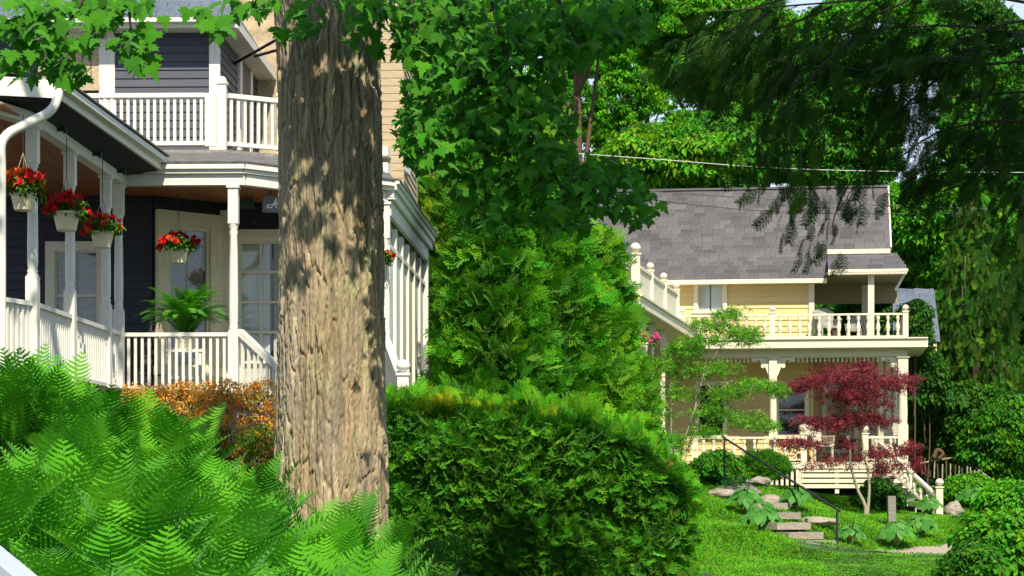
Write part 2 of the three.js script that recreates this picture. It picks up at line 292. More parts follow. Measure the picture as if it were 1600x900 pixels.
// a window with casing, sashes, panes and what hangs behind, on plane z, outline x0..x1, y0..y1
function windowPart(f, parent, x0, x1, y0, y1, z, { casing = 0.1, mat = M.white, cols = 1, rows = 2, curtain = null, name = 'window', angle = 0, sash = 0.045, muntin = 0.03 }) {
  const g = sub(parent, name), cx = (x0 + x1) / 2, cy = (y0 + y1) / 2, w = x1 - x0, h = y1 - y0, ry = f.phi;
  box(g, 'frame', mat, f.P(cx, y1 - casing / 2, z + 0.02), w, casing, 0.07, ry); box(g, 'sill', mat, f.P(cx, y0 + casing * 0.3, z + 0.05), w + 0.06, casing * 0.6, 0.13, ry);
  for (const s of [-1, 1]) box(g, 'frame', mat, f.P(cx + s * (w / 2 - casing / 2), cy - casing * 0.2, z + 0.02), casing, h - casing * 1.6, 0.065, ry);
  const ix0 = x0 + casing, ix1 = x1 - casing, iy0 = y0 + casing * 0.6, iy1 = y1 - casing, pw = (ix1 - ix0) / cols, ph = (iy1 - iy0) / rows;
  for (let i = 0; i < cols; i++) for (let j = 0; j < rows; j++) box(g, 'pane', M.glass, f.P(ix0 + pw * (i + 0.5), iy0 + ph * (j + 0.5), z - 0.015), pw - 0.004, ph - 0.004, 0.004, ry);
  for (let i = 0; i <= cols; i++) box(g, 'muntin', mat, f.P(ix0 + pw * i, (iy0 + iy1) / 2, z - 0.01), i % cols ? muntin : sash, iy1 - iy0, 0.034, ry);
  for (let j = 0; j <= rows; j++) box(g, 'muntin', mat, f.P((ix0 + ix1) / 2, iy0 + ph * j, z - 0.008), ix1 - ix0, j % rows ? muntin : sash, 0.036, ry);
  if (curtain) for (const s of [-1, 1]) box(g, 'curtain', curtain, f.P(cx + s * (ix1 - ix0) * 0.26, (iy0 + iy1) / 2, z - 0.06), (ix1 - ix0) * 0.46, iy1 - iy0, 0.02, ry);
  box(g, 'room_behind', M.dark, f.P(cx, cy, z - 0.5), w - 0.06, h - 0.06, 0.02, ry);
  return g;
}
// a pitched face of shingles laid in courses from the eave line E0-E1 up to the ridge line R0-R1; the first `most` are parts, the rest one stuff part
const shingleTall = 1.25;
function shingles(parent, mats, E0, E1, R0, R1, courses, wide, most) {
  const o = org(parent); sheet(parent, 'roof_deck', M.wood, [E0, E1, R1, R0], 0.06);
  const up = R0.clone().sub(E0), L = up.length(), ux = E1.clone().sub(E0).normalize(), uy = up.clone().normalize(), un = ux.clone().cross(uy).normalize(), c = L / courses, rest = []; let n = 0;
  const rot = new THREE.Matrix4().makeBasis(ux, uy, un); const q0 = new THREE.Quaternion().setFromRotationMatrix(rot), tilt = new THREE.Quaternion().setFromAxisAngle(V(1, 0, 0), 0.05);
  for (let j = 0; j < courses; j++) {
    const a = E0.clone().lerp(R0, j / courses), b = E1.clone().lerp(R1, j / courses), len = a.distanceTo(b); let x = -(j % 2) * wide * 0.5 - R() * wide * 0.3;
    while (x < len) {
      const w = wide * (0.85 + R() * 0.3), x0 = Math.max(0, x), x1 = Math.min(len, x + w); x += w; if (x1 - x0 < 0.03) continue;
      const p = a.clone().addScaledVector(ux, (x0 + x1) / 2).addScaledVector(uy, c * 0.55).addScaledVector(un, 0.016 + R() * 0.006), mat = mats[clamp(Math.floor((0.5 + 0.32 * n2(p.x * 0.7 + 3, p.y * 1.4) + (R() - 0.5) * 0.55) * mats.length), 0, mats.length - 1)];
      if (n++ < most) { const m = put(parent, 'shingle', UB, mat, p); m.quaternion.copy(q0).multiply(tilt); m.scale.set(x1 - x0 - 0.008, c * shingleTall, 0.012); }
      else { const g = UB.clone(); g.applyMatrix4(new THREE.Matrix4().compose(p.clone().sub(o), q0.clone().multiply(tilt), V(x1 - x0 - 0.008, c * shingleTall, 0.012))); (rest[mats.indexOf(mat)] ??= []).push(g); }
    }
  }
  rest.forEach((gs, k) => { if (gs) { const m = put(parent, 'shingle_field', mergeGeometries(gs), mats[k], null); m.userData.kind = 'stuff'; } });
}

// ------------------------------------------------------------------ the dark blue house with the white porch
const fb = new Frame(-5.09, 29.2, -0.03);
const blue = thing('blue_house', 'dark blue clapboard house with white wraparound porch and upper balcony', 'house', V(-5.09, 2.0, -29.6));
{
  const hY = h => EYE + h, yDeck = hY(1.26), yBeam = hY(4.0), yBeamT = hY(4.14), f = fb, W = M.white;
  const xC0 = f.x(378, 0), xC1 = xC0 + 1.72;                                       // the clipped corner starts and ends
  const plan = pts => pts.map(([x, z]) => { const p = f.P(x, 0, z); return [p.x, p.z]; });
  // deck and skirt
  slab(blue, 'porch_floor', M.greyWood, plan([[-2.3, 6.1], [-0.4, 6.1], [0.06, 5.0], [0.06, 0.06], [xC0, 0.06], [xC1, -1.72], [xC1, -2.4], [-2.3, -2.4]]), yDeck - 0.1, yDeck);
  for (let i = 0; i < 34; i++) box(blue, 'skirt_board', M.white2, f.P(0.02, yDeck - 0.55, 5.0 - 0.15 * i), 0.02, 0.88, 0.13, f.phi);
  for (let i = 0; i < 10; i++) box(blue, 'skirt_board', M.white2, f.P(0.1 + 0.15 * i, yDeck - 0.55, 0.02), 0.13, 0.88, 0.02, f.phi);
  // posts
  const zs = [4.75, 2.95, 0.95, 0.18];
  for (const z of zs) porchPost(f, blue, 0, z, yDeck, hY(2.36), hY(3.6), yBeam, 0.13, W);
  porchPost(f, blue, -0.34, 5.85, yDeck, hY(2.36), hY(3.6), yBeam, 0.13, W);
  porchPost(f, blue, f.x(365, 0), 0, yDeck, hY(2.1), hY(3.5), yBeam, 0.13, W);
  porchPost(f, blue, xC1, -1.72, yDeck, hY(2.1), hY(3.5), yBeam, 0.13, W);
  // porch railings
  const rs = { top: 0.8, foot: 0.1, step: 0.105, w: 0.036 };
  for (const [a, b] of [[4.68, 3.02], [2.88, 1.02], [0.88, 0.25]]) railing(blue, 'porch_railing', f.P(0, yDeck, a), f.P(0, yDeck, b), W, rs);
  railing(blue, 'porch_railing', f.P(-0.32, yDeck, 5.78), f.P(-0.02, yDeck, 4.82), W, rs);
  railing(blue, 'porch_railing', f.P(0.05, yDeck, 0.0), f.P(f.x(356, 0), yDeck, 0), W, { ...rs, step: 0.092 });
  // stairs off the clipped corner
  const st = sub(blue, 'porch_stairs'), sA = f.P(xC0 + 0.16, yDeck, -0.16), sB = f.P(xC1 - 0.1, yDeck, -1.62), dn = V(0.707, 0, 0.707), nS = 6, mid = sA.clone().add(sB).multiplyScalar(0.5);
  for (let i = 0; i < nS; i++) { box(st, 'step', M.greyWood, mid.clone().addScaledVector(dn, 0.12 + 0.27 * i).add(V(0, -0.17 * (i + 1), 0)), 2.0, 0.05, 0.31, Math.PI / 4); box(st, 'riser', M.white2, mid.clone().addScaledVector(dn, 0.0 + 0.27 * i).add(V(0, -0.17 * i - 0.1, 0)), 1.96, 0.14, 0.02, Math.PI / 4); }
  const stairEnd = p => p.clone().addScaledVector(dn, 1.45).add(V(0, -0.92, 0));
  const lA = f.P(f.x(374, 0), yDeck - 0.02, -0.02); railing(blue, 'stair_railing', lA, lA.clone().add(V(0.95, -0.86, 0.6)), W, { top: 0.86, foot: 0.12, step: 0.105, w: 0.036, railH: 0.075, railW: 0.1 });
  newel(blue, 'newel_post', lA.clone().add(V(1.02, -1.25, 0.64)), 1.25, 0.13, W, Math.PI / 4);
  const nb = at(630, 615, 29.6), rA = f.P(xC1, yDeck, -1.66), rB = nb.clone().add(V(-0.05, -0.5, -0.06)); newel(blue, 'newel_post', nb.clone().add(V(0, -0.9, 0)), 1.14, 0.15, W, 0);
  railing(blue, 'stair_railing', rA.clone().add(V(0.02, 0.1, 0.02)), rB, W, { top: 0.68, foot: 0.1, step: 0.105, w: 0.036, railH: 0.16, railW: 0.1 });
  // beams
  const beamH = yBeamT - yBeam, bm = (a, b, n = 'porch_beam') => bar(blue, n, W, a, b, 0.14, beamH), yb = (yBeam + yBeamT) / 2;
  bm(f.P(0, yb, 4.75), f.P(0, yb, 0)); bm(f.P(-0.34, yb, 5.9), f.P(-0.005, yb, 4.75)); bm(f.P(-2.3, yb, 5.9), f.P(-0.35, yb, 5.9)); bm(f.P(-0.07, yb, 0), f.P(xC0 + 0.05, yb, 0)); bm(f.P(xC0 + 0.02, yb, 0), f.P(xC1, yb, -1.72)); 
  for (const z of [3.9, 2.05, 0.6]) { const g = sub(blue, 'beam_hook'); rod(g, 'bracket', M.iron, f.P(0.07, hY(4.1), z), f.P(0.16, hY(4.1), z), 0.02); rod(g, 'bracket', M.iron, f.P(0.16, hY(4.06), z), f.P(0.16, hY(4.14), z), 0.025); }
  // ceilings of red cedar boards, each a part
  const yc = yBeam + 0.055;
  for (let i = 0; i < 24; i++) { const x = -2.25 + 0.094 * i; box(blue, 'ceiling_board', pick(M.cedar), f.P(x, yc, 2.95), 0.09, 0.018, 5.7, f.phi); }
  for (let i = 0; i < 36; i++) { const x = 0.02 + 0.094 * i, zf = x < xC0 ? -0.08 : -0.08 - (x - xC0), zb = -2.15; if (zf - zb > 0.1) box(blue, 'ceiling_board', pick(M.cedar), f.P(x, yc, (zf + zb) / 2), 0.09, 0.018, zf - zb, f.phi); }
  for (let i = 0; i < 24; i++) { const x = -2.25 + 0.094 * i; box(blue, 'ceiling_board', pick(M.cedar), f.P(x, yc, -0.7), 0.09, 0.018, 1.5, f.phi); }
  // wing roof: eave, fascia, gutter, navy soffit, shed roof rising to the left
  const ex = 0.42, eT = hY(4.36), eB = hY(4.19), zN = 5.35;
  const eN = f.P(ex, 0, zN), eF = f.P(ex + 0.1, 0, 0.1), eL = f.P(-2.6, 0, zN + 0.9), setY = (p, y) => V(p.x, y, p.z);
  bar(blue, 'eave_fascia', W, setY(eN, (eT + eB) / 2), setY(eF, (eT + eB) / 2), 0.05, eT - eB); bar(blue, 'gutter', M.white2, setY(f.P(ex + 0.06, 0, zN + 0.04), eT - 0.05), setY(f.P(ex + 0.16, 0, 0.12), eT - 0.05), 0.09, 0.07);
  bar(blue, 'drip_edge', M.membrane, setY(f.P(ex + 0.03, 0, zN + 0.05), eT + 0.012), setY(f.P(ex + 0.14, 0, 0.1), eT + 0.012), 0.18, 0.02);
  bar(blue, 'front_fascia', W, setY(eN, (eT + eB) / 2 + 0.02), setY(eL, (eT + eB) / 2 + 0.04), 0.05, 0.2);
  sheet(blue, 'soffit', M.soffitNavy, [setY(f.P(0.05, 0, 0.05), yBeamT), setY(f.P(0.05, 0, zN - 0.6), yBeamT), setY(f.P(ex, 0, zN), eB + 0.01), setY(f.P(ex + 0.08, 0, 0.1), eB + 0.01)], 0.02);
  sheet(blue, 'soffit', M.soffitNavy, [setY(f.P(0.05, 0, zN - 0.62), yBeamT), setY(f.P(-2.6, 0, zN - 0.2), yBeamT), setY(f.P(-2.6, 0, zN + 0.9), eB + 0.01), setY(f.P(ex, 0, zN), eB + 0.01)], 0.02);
  sheet(blue, 'wing_roof', M.membrane, [setY(eN, eT + 0.02), setY(f.P(ex + 0.1, 0, -0.2), eT + 0.02), setY(f.P(-2.8, 0, -0.2), eT + 0.75), setY(f.P(-2.8, 0, zN + 0.9), eT + 0.75)], 0.04);
  // downspout with its elbow
  const dp = [at(92, 132, 23.75), at(90, 152, 23.7), at(80, 172, 23.65), at(45, 192, 23.5), at(14, 208, 23.4), at(3, 222, 23.35), at(2, 260, 23.35), at(2, 420, 23.35), at(2, 610, 23.35)];
  tube(blue, 'downspout', W, dp, 0.05, 0.05, 10, 60);
  // cornice along the front and the clipped corner: two steps
  const cor = (z, y0, y1, t, n) => { bar(blue, n, W, setY(f.P(0.3, 0, z), (y0 + y1) / 2), setY(f.P(xC0 + z * 0.42, 0, z), (y0 + y1) / 2), t, y1 - y0); bar(blue, n, W, setY(f.P(xC0 + z * 0.42, 0, z), (y0 + y1) / 2), setY(f.P(xC1 + z, 0, -1.72 + z), (y0 + y1) / 2), t, y1 - y0); };
  cor(0.13, hY(4.2), hY(4.285), 0.06, 'cornice'); cor(0.09, hY(4.145), hY(4.205), 0.06, 'cornice'); 
  slab(blue, 'soffit', M.trimCream, plan([[0.3, 0.1], [xC0 + 0.04, 0.1], [xC1 + 0.1, -1.62], [xC1, -2.0], [0.3, -0.2]]), hY(4.146), hY(4.16));
  // low porch roof up to the balcony
  const zR = -1.2, yR = hY(4.62), yE = hY(4.29), c1 = [f.P(0.2, yE, 0.17), f.P(xC0 + 0.07, yE, 0.17), f.P(xC1 + 0.16, yE, -1.55), f.P(-2.8, yR, zR), f.P(f.x(355, zR), yR, zR), f.P(xC1 - 0.2, yR, -2.6)];
  sheet(blue, 'porch_roof', M.membrane, [c1[0], c1[1], c1[4], f.P(-0.3, yR, zR)], 0.03); sheet(blue, 'porch_roof', M.membrane, [c1[1], c1[2], c1[5], c1[4]], 0.03);
  // balcony
  const bx1 = f.x(341, zR), yB = f.y(236, 0, zR), bc = V(0, 0, 0), bP = f.P(f.x(347, zR), yB, zR), bEnd = f.P(f.x(440, zR - 0.5), yB, zR - 0.5);
  slab(blue, 'balcony_floor', M.greyWood, plan([[-2.6, zR + 0.1], [f.x(352, zR), zR + 0.1], [xC1 - 0.3, -2.3], [xC1 - 0.3, -2.9], [-2.6, -2.9]]), yB - 0.08, yB);
  const bs = { top: 0.75, foot: 0.1, step: 0.09, w: 0.04, railH: 0.06, railW: 0.09 };
  railing(blue, 'balcony_railing', f.P(-2.2, yB, zR), f.P(f.x(320, zR), yB, zR), W, bs); box(blue, 'railing_panel', W, f.P(f.x(329, zR), yB + 0.42, zR), 0.15, 0.72, 0.05, f.phi);
  newel(blue, 'balcony_post', bP.clone(), 0.9, 0.12, W, f.phi, false); const capB = put(blue, 'post_cap', lathe([[0.075, 0], [0.08, 0.02], [0.07, 0.05], [0.03, 0.075], [0.001, 0.08]], 4), W, bP.clone().add(V(0, 0.93, 0))); capB.rotation.y = Math.PI / 4;
  railing(blue, 'balcony_railing', bP.clone().add(V(0.07, 0, -0.04)), bEnd, W, { ...bs, step: 0.1 }); newel(blue, 'balcony_post', bEnd.clone(), 0.82, 0.11, M.trimCream, f.phi, false);
  const bE2 = f.P(xC1 - 0.35, yB, -2.3); railing(blue, 'balcony_railing', bEnd.clone().add(V(0.06, 0, -0.04)), bE2, W, bs);
  // upper storey front: boards, corner boards, boarded shutters
  const zU = -2.1, ux0 = f.x(180, zU), ux1 = f.x(328, zU), yU0 = yB - 0.02, yU1 = f.y(44, 0, zU);
  box(blue, 'upper_wall', M.slate[0], f.P((ux1 - 8) / 2, (yU0 + yU1) / 2, zU - 0.12), ux1 + 8 + 0.2, yU1 - yU0 + 0.2, 0.16, f.phi);
  boards(f, blue, 'clapboard', M.slate, ux0, ux1, yU0, yU1, zU, 0.118);
  box(blue, 'corner_board', W, f.P(f.x(336, zU), (yU0 + yU1) / 2, zU + 0.02), 0.15, yU1 - yU0, 0.06, f.phi);
  box(blue, 'casing_board', W, f.P(f.x(168, zU), (yU0 + yU1) / 2, zU + 0.02), 0.22, yU1 - yU0, 0.06, f.phi);
  const sx0 = f.x(60, zU), sx1 = f.x(157, zU), nb2 = 7; for (let i = 0; i < nb2; i++) box(blue, 'shutter_board', M.tan, f.P(sx0 + (sx1 - sx0) * (i + 0.5) / nb2, (f.y(142, 0, zU) + f.y(62, 0, zU)) / 2, zU + 0.02), (sx1 - sx0) / nb2 - 0.012, f.y(62, 0, zU) - f.y(142, 0, zU), 0.035, f.phi);
  box(blue, 'shutter_rail', M.tan, f.P((sx0 + sx1) / 2, f.y(138, 0, zU), zU + 0.05), sx1 - sx0, 0.07, 0.02, f.phi); box(blue, 'casing_board', W, f.P((sx0 + sx1) / 2, f.y(53, 0, zU), zU + 0.02), sx1 - sx0 + 0.2, 0.16, 0.06, f.phi);
  boards(f, blue, 'clapboard', M.slate, sx0 - 0.1, sx1, yU0, f.y(148, 0, zU), zU, 0.118);
  boards(f, blue, 'clapboard', M.slate, sx0 - 2.4, sx0 - 0.12, yU0, yU1, zU, 0.118);
  // upper storey side wall going back, with trims
  const xs = f.x(342, zU), A = f.P(xs, 0, zU - 0.05), B = f.P(xs + 0.02, 0, zU - 7); boardsAB(blue, 'clapboard', M.slate, A, B, yU0, yU1, 0.118);
  box(blue, 'upper_wall', M.slate[1], f.P(xs - 0.12, (yU0 + yU1) / 2, zU - 3.6), 0.16, yU1 - yU0, 6.9, f.phi);
  for (const [za, w] of [[1.7, 0.22], [2.75, 0.2], [6.4, 0.2]]) box(blue, 'casing_board', W, f.P(xs + 0.03, (yU0 + yU1) / 2 - 0.05, zU - za), 0.06, yU1 - yU0 - 0.1, w, f.phi);
  box(blue, 'side_pane', M.slate[2], f.P(xs + 0.03, (yU0 + yU1) / 2, zU - 2.22), 0.03, yU1 - yU0 - 0.2, 0.84, f.phi);
  for (const [x0, y0, x1, y1] of [[360, 103, 432, 62], [398, 88, 434, 78]]) rod(blue, 'awning_arm', M.iron, at(x0, y0, 32.6), at(x1, y1, 31.6), 0.022);
  // main roof
  const eZ = -1.72, eY0 = f.y(44, 0, eZ), eY1 = f.y(31, 0, eZ), xL = -4.4, xR = xs + 0.3;
  bar(blue, 'eave_fascia', W, f.P(xL, (eY0 + eY1) / 2, eZ), f.P(xR, (eY0 + eY1) / 2, eZ), 0.04, eY1 - eY0); bar(blue, 'gutter', M.white2, f.P(xL, eY1 - 0.02, eZ + 0.07), f.P(xR, eY1 - 0.02, eZ + 0.07), 0.09, 0.06);
  slab(blue, 'soffit', M.white2, plan([[xL, eZ], [xR, eZ], [xR, -9], [xs - 0.1, -9], [xs - 0.1, zU], [xL, zU]]), eY0 + 0.01, eY0 + 0.03);
  bar(blue, 'eave_fascia', W, f.P(xR, (eY0 + eY1) / 2, eZ), f.P(xR, (eY0 + eY1) / 2, -9), 0.04, eY1 - eY0);
  const rf = sub(blue, 'main_roof'); shingles(rf, M.shingleBlue, f.P(xL, eY1 + 0.02, eZ + 0.06), f.P(xR, eY1 + 0.02, eZ + 0.06), f.P(xL, eY1 + 2.2, eZ - 2.6), f.P(xR - 1.4, eY1 + 2.2, eZ - 2.6), 17, 0.3, 150);
  sheet(blue, 'roof_side', M.shingleBlue[1], [f.P(xR, eY1, eZ), f.P(xR, eY1, -9), f.P(xR - 1.4, eY1 + 2.2, -9), f.P(xR - 1.4, eY1 + 2.2, eZ - 2.6)], 0.05);
  // ground-floor walls under the porch: front, canted window wall, door wall
  const zI = -1.3, xa = f.x(240, zI), cA = f.P(xa, 0, zI), cB = f.P(f.x(345, zU), 0, zU), y0 = yDeck, y1 = yBeam + 0.05;
  box(blue, 'porch_wall', M.navy[0], f.P((xa - 2.6) / 2, (y0 + y1) / 2, zI - 0.14), xa + 2.6, y1 - y0, 0.16, f.phi); boards(f, blue, 'clapboard', M.navy, f.x(170, zI), xa - 0.02, y0, y1, zI, 0.118); boards(f, blue, 'clapboard', M.navy, -2.5, f.x(70, zI), y0, y1, zI, 0.118);
  boards(f, blue, 'clapboard', M.navy, f.x(70, zI), f.x(170, zI), hY(3.4), y1, zI, 0.118); boards(f, blue, 'clapboard', M.navy, f.x(70, zI), f.x(170, zI), y0, hY(2.0), zI, 0.118);
  windowPart(f, blue, f.x(72, zI), f.x(168, zI), hY(2.0), hY(3.42), zI + 0.01, { casing: 0.13, mat: M.trimCream, cols: 1, rows: 2, curtain: M.curtainGrey });
  windowPart(f, blue, -2.4, f.x(8, zI) - 0.05, hY(2.0), hY(3.42), zI + 0.01, { casing: 0.13, mat: M.trimCream, rows: 2 });
  // canted wall with the tall cream window
  const phiC = Math.atan2(-(cB.z - cA.z), cB.x - cA.x), fc = new Frame(cA.x, -cA.z, phiC), Lc = Math.hypot(cB.x - cA.x, cB.z - cA.z);
  box(blue, 'porch_wall', M.navy[1], fc.P(Lc / 2, (y0 + y1) / 2, -0.6), Lc, y1 - y0, 0.1, phiC);
  boards(fc, blue, 'clapboard', M.navy, 0, Lc, hY(3.86), y1, 0, 0.1);
  windowPart(fc, blue, 0.02, Lc - 0.02, yDeck + 0.35, hY(3.86), 0.02, { casing: 0.2, mat: M.cream, cols: 1, rows: 1, curtain: M.curtainGrey, sash: 0.08, name: 'tall_window' });
  box(blue, 'wainscot_panel', M.cream, fc.P(Lc / 2, yDeck + 0.17, 0.0), Lc - 0.04, 0.33, 0.05, phiC);
  // door wall
  const dx0 = f.x(372, zU), dx1 = f.x(470, zU), dT = f.y(378, 0, zU);
  box(blue, 'porch_wall', M.navy[2], f.P((f.x(345, zU) + xC1) / 2 - 0.1, (y0 + y1) / 2, zU - 0.6), xC1 - f.x(345, zU) - 0.2, y1 - y0, 0.1, f.phi);
  boards(f, blue, 'clapboard', M.navy, f.x(345, zU), xC1, f.y(372, 0, zU), y1, zU, 0.118); boards(f, blue, 'clapboard', M.navy, dx1 + 0.1, xC1, y0, f.y(372, 0, zU), zU, 0.118);
  box(blue, 'door_pilaster', M.cream, f.P(f.x(356, zU), (y0 + f.y(330, 0, zU)) / 2, zU + 0.03), 0.2, f.y(330, 0, zU) - y0, 0.08, f.phi);
  windowPart(f, blue, dx0 - 0.04, dx1 + 0.1, y0 + 0.1, dT + 0.06, zU + 0.02, { casing: 0.07, mat: M.trimCream, cols: 3, rows: 5, name: 'glazed_door', curtain: M.curtain, muntin: 0.035 });
  box(blue, 'door_header', M.cream, f.P((dx0 + dx1) / 2, f.y(378, 0, zU) + 0.11, zU + 0.04), dx1 - dx0 + 0.3, 0.1, 0.1, f.phi);
  // enclosed side porch on the right: wall of white panels going back
  const eA = f.P(xC1 + 0.02, 0, -1.74), eBk = f.P(xC1 + 0.12, 0, -7.9), dir = eBk.clone().sub(eA).normalize(), ryE = Math.atan2(-(eBk.z - eA.z), eBk.x - eA.x), Lw = eA.distanceTo(eBk), fe = new Frame(eA.x, -eA.z, ryE);
  const yT = hY(4.02), yTop = hY(3.75), yG = 1.9;
  box(blue, 'side_wall', M.white2, fe.P(Lw / 2, (yG + yT) / 2, -0.12), Lw, yT - yG, 0.1, ryE);
  const nP = 6; for (let i = 0; i < nP; i++) { const a = 0.12 + (Lw - 0.24) * i / nP, b = 0.12 + (Lw - 0.24) * (i + 1) / nP, g = sub(blue, 'storm_panel'); box(g, 'panel', M.white2, fe.P((a + b) / 2, (yG + yTop) / 2 - 0.1, -0.03), b - a - 0.06, yTop - yG - 0.4, 0.04, ryE); for (const s of [0, 1]) box(g, 'stile', W, fe.P(s ? b - 0.03 : a + 0.03, (yG + yTop) / 2, 0.0), 0.09, yTop - yG, 0.06, ryE); box(g, 'rail', W, fe.P((a + b) / 2, yTop - 0.32, -0.002), b - a - 0.15, 0.06, 0.055, ryE); box(g, 'pane', M.glass, fe.P((a + b) / 2, yTop - 0.15, -0.03), b - a - 0.15, 0.27, 0.004, ryE); box(g, 'blind', M.dark, fe.P((a + b) / 2, yTop - 0.15, -0.055), b - a - 0.15, 0.25, 0.01, ryE); for (const hy of [0.75, 1.55]) box(g, 'hinge', M.iron, fe.P(a + 0.09, yG + hy, 0.035), 0.05, 0.13, 0.012, ryE); }
  box(blue, 'corner_board', W, fe.P(Lw - 0.06, (yG + yT) / 2, 0.02), 0.16, yT - yG, 0.08, ryE); box(blue, 'frieze_board', W, fe.P(Lw / 2, yT - 0.1, 0.03), Lw, 0.2, 0.06, ryE);
  for (const [o, ya, yb2] of [[0.06, 4.06, 4.16], [0.1, 4.16, 4.24], [0.14, 4.24, 4.29]]) bar(blue, 'cornice', W, setY(fe.P(-0.1, 0, o), hY((ya + yb2) / 2)), setY(fe.P(Lw + 0.25, 0, o), hY((ya + yb2) / 2)), 0.09, yb2 - ya);
  sheet(blue, 'side_roof', M.membrane, [setY(fe.P(-0.1, 0, 0.2), hY(4.3)), setY(fe.P(Lw + 0.3, 0, 0.2), hY(4.3)), setY(fe.P(Lw + 0.3, 0, -2.2), hY(4.75)), setY(fe.P(-0.1, 0, -2.2), hY(4.75))], 0.03);
  slab(blue, 'soffit', W, [[fe.P(-0.1, 0, -0.2)], [fe.P(Lw + 0.2, 0, -0.2)], [fe.P(Lw + 0.2, 0, 0.12)], [fe.P(-0.1, 0, 0.12)]].map(([p]) => [p.x, p.z]), hY(4.03), hY(4.05));
  box(blue, 'back_wall', M.white2, fe.P(Lw - 0.05, (yG + yT) / 2, -1.6), 0.1, yT - yG, 3.2, ryE);
  // rear upper block of cream shingles with its own white eave
  const gy0 = hY(4.7), gx = xC1 - 0.1, gA = f.P(gx, 0, -5.2), gB = f.P(gx + 0.05, 0, -9.5); box(blue, 'rear_wall', M.tan, f.P(gx - 2.1, hY(6.6), -8.2), 4.0, 4.6, 5, f.phi);
  for (let i = 0; i < 38; i++) { box(blue, 'shingle_course', M.tan, f.P(gx - 0.9, gy0 + 0.12 * i, -5.66), 1.9, 0.125, 0.02, f.phi).rotation.x = -0.06; }
  boardsAB(blue, 'shingle_course', [M.tan], f.P(gx - 0.08, 0, -5.7), f.P(gx - 0.08, 0, -10), gy0, gy0 + 4.4, 0.12);
  bar(blue, 'rear_eave', W, at(598, 236, 34.4), at(634, 268, 37), 0.16, 0.14); bar(blue, 'rear_eave', W, at(596, 262, 34.4), at(614, 277, 35.6), 0.2, 0.16);
}
// things on the porch
function blossomGeo(seed) { const r = rng(seed), qs = []; for (let i = 0; i < 9; i++) { const a = i * 2.4 + r(), t = 0.25 + (i / 9) * 1.1, d = V(Math.cos(a) * Math.sin(t), Math.cos(t), Math.sin(a) * Math.sin(t)), s = V(-Math.sin(a), 0, Math.cos(a)), b = d.clone().multiplyScalar(0.5 + 0.5 * r()), m = d.clone().multiplyScalar(0.3); qs.push([V(0, 0, 0), m.clone().addScaledVector(s, 0.3), b, m.clone().addScaledVector(s, -0.3)]); } return fromQuads(qs); }
const blossom = [blossomGeo(61), blossomGeo(62), blossomGeo(63)];
const petal = { red: leafMat(0.62, 0.018, 0.02, 0.25), orange: leafMat(0.75, 0.13, 0.015, 0.25), deep: leafMat(0.48, 0.01, 0.02, 0.25), pink: leafMat(0.66, 0.09, 0.3, 0.25) };
const potGeo = lathe([[0.001, 0], [0.095, 0], [0.1, 0.01], [0.135, 0.17], [0.15, 0.175], [0.152, 0.2], [0.138, 0.2], [0.13, 0.16]], 22);
const basketLeaf = leafMat(0.06, 0.16, 0.02, 0.3);
function basket(p, potTop, hookY, label, kinds, n = 26, spread = 0.3, squash = 0.75, withPot = true) {   // p: centre of the pot's rim
  const g = thing('hanging_basket', label, 'flower basket', p.clone().add(V(0, -0.2, 0)), 'flower baskets hanging along the porches');
  if (withPot) { const pm = put(g, 'pot', potGeo, M.potCream, p.clone().add(V(0, -0.2, 0))); pm.scale.setScalar(potTop); }
  const apex = p.clone().add(V(0, 0.42, 0)); for (let i = 0; i < 3; i++) { const a = i * 2.094 + 0.5; rod(g, 'hanger_wire', M.stemGrey, p.clone().add(V(Math.cos(a) * 0.13, 0, Math.sin(a) * 0.13)), apex, 0.004); }
  rod(g, 'hook', M.iron, apex, V(p.x, hookY, p.z), 0.005);
  const items = []; for (let i = 0; i < 80; i++) { const a = R() * 6.283, q = Math.sqrt(R()) * spread * 0.9; items.push({ p: p.clone().add(V(Math.cos(a) * q, rr(0.02, 0.18) - q * 0.25, Math.sin(a) * q)), e: [rr(-0.5, 0.5), R() * 6.283, rr(-0.5, 0.5)], s: rr(0.08, 0.13), t: tint(0.3) }); }
  scatter(g, 'foliage', spray.slice(0, 1), basketLeaf, items);
  for (let i = 0; i < n; i++) { const a = R() * 6.283, t = Math.acos(1 - 1.35 * R()), s = rr(0.75, 1.05) * spread, m = put(g, 'blossom', pick(blossom), petal[pick(kinds)], p.clone().add(V(Math.cos(a) * Math.sin(t) * s, Math.cos(t) * s * squash * 0.8 + 0.05, Math.sin(a) * Math.sin(t) * s))); m.scale.setScalar(rr(0.075, 0.115)); m.rotation.set(Math.cos(a) * -0.4 + rr(0.4, 1.2), R() * 6.28, rr(-0.6, 0.6)); }
  return g;
}
basket(at(36, 300, 24.0), 0.95, EYE + 4.05, 'cream pot of red and orange begonias, nearest hanging basket, beside the downspout', ['red', 'orange', 'orange', 'red'], 32, 0.24, 0.8);
basket(at(104, 334, 25.6), 1.1, EYE + 4.05, 'crowded all red hanging basket, second along the blue porch', ['red', 'red', 'deep'], 38, 0.26, 0.85);
basket(at(160, 362, 27.2), 1.0, EYE + 4.05, 'small red hanging basket beside the corner posts of the blue porch', ['red', 'red', 'deep', 'orange'], 28, 0.24, 0.8);
basket(at(279, 388, 29.8), 0.95, EYE + 4.05, 'red and orange basket hanging alone before the tall cream window', ['red', 'orange', 'red', 'deep'], 30, 0.27, 0.6);
basket(at(592, 410, 30.6), 0.8, EYE + 3.9, 'orange flowered basket mostly hidden behind the big maple trunk', ['orange', 'red'], 22, 0.2, 0.8);

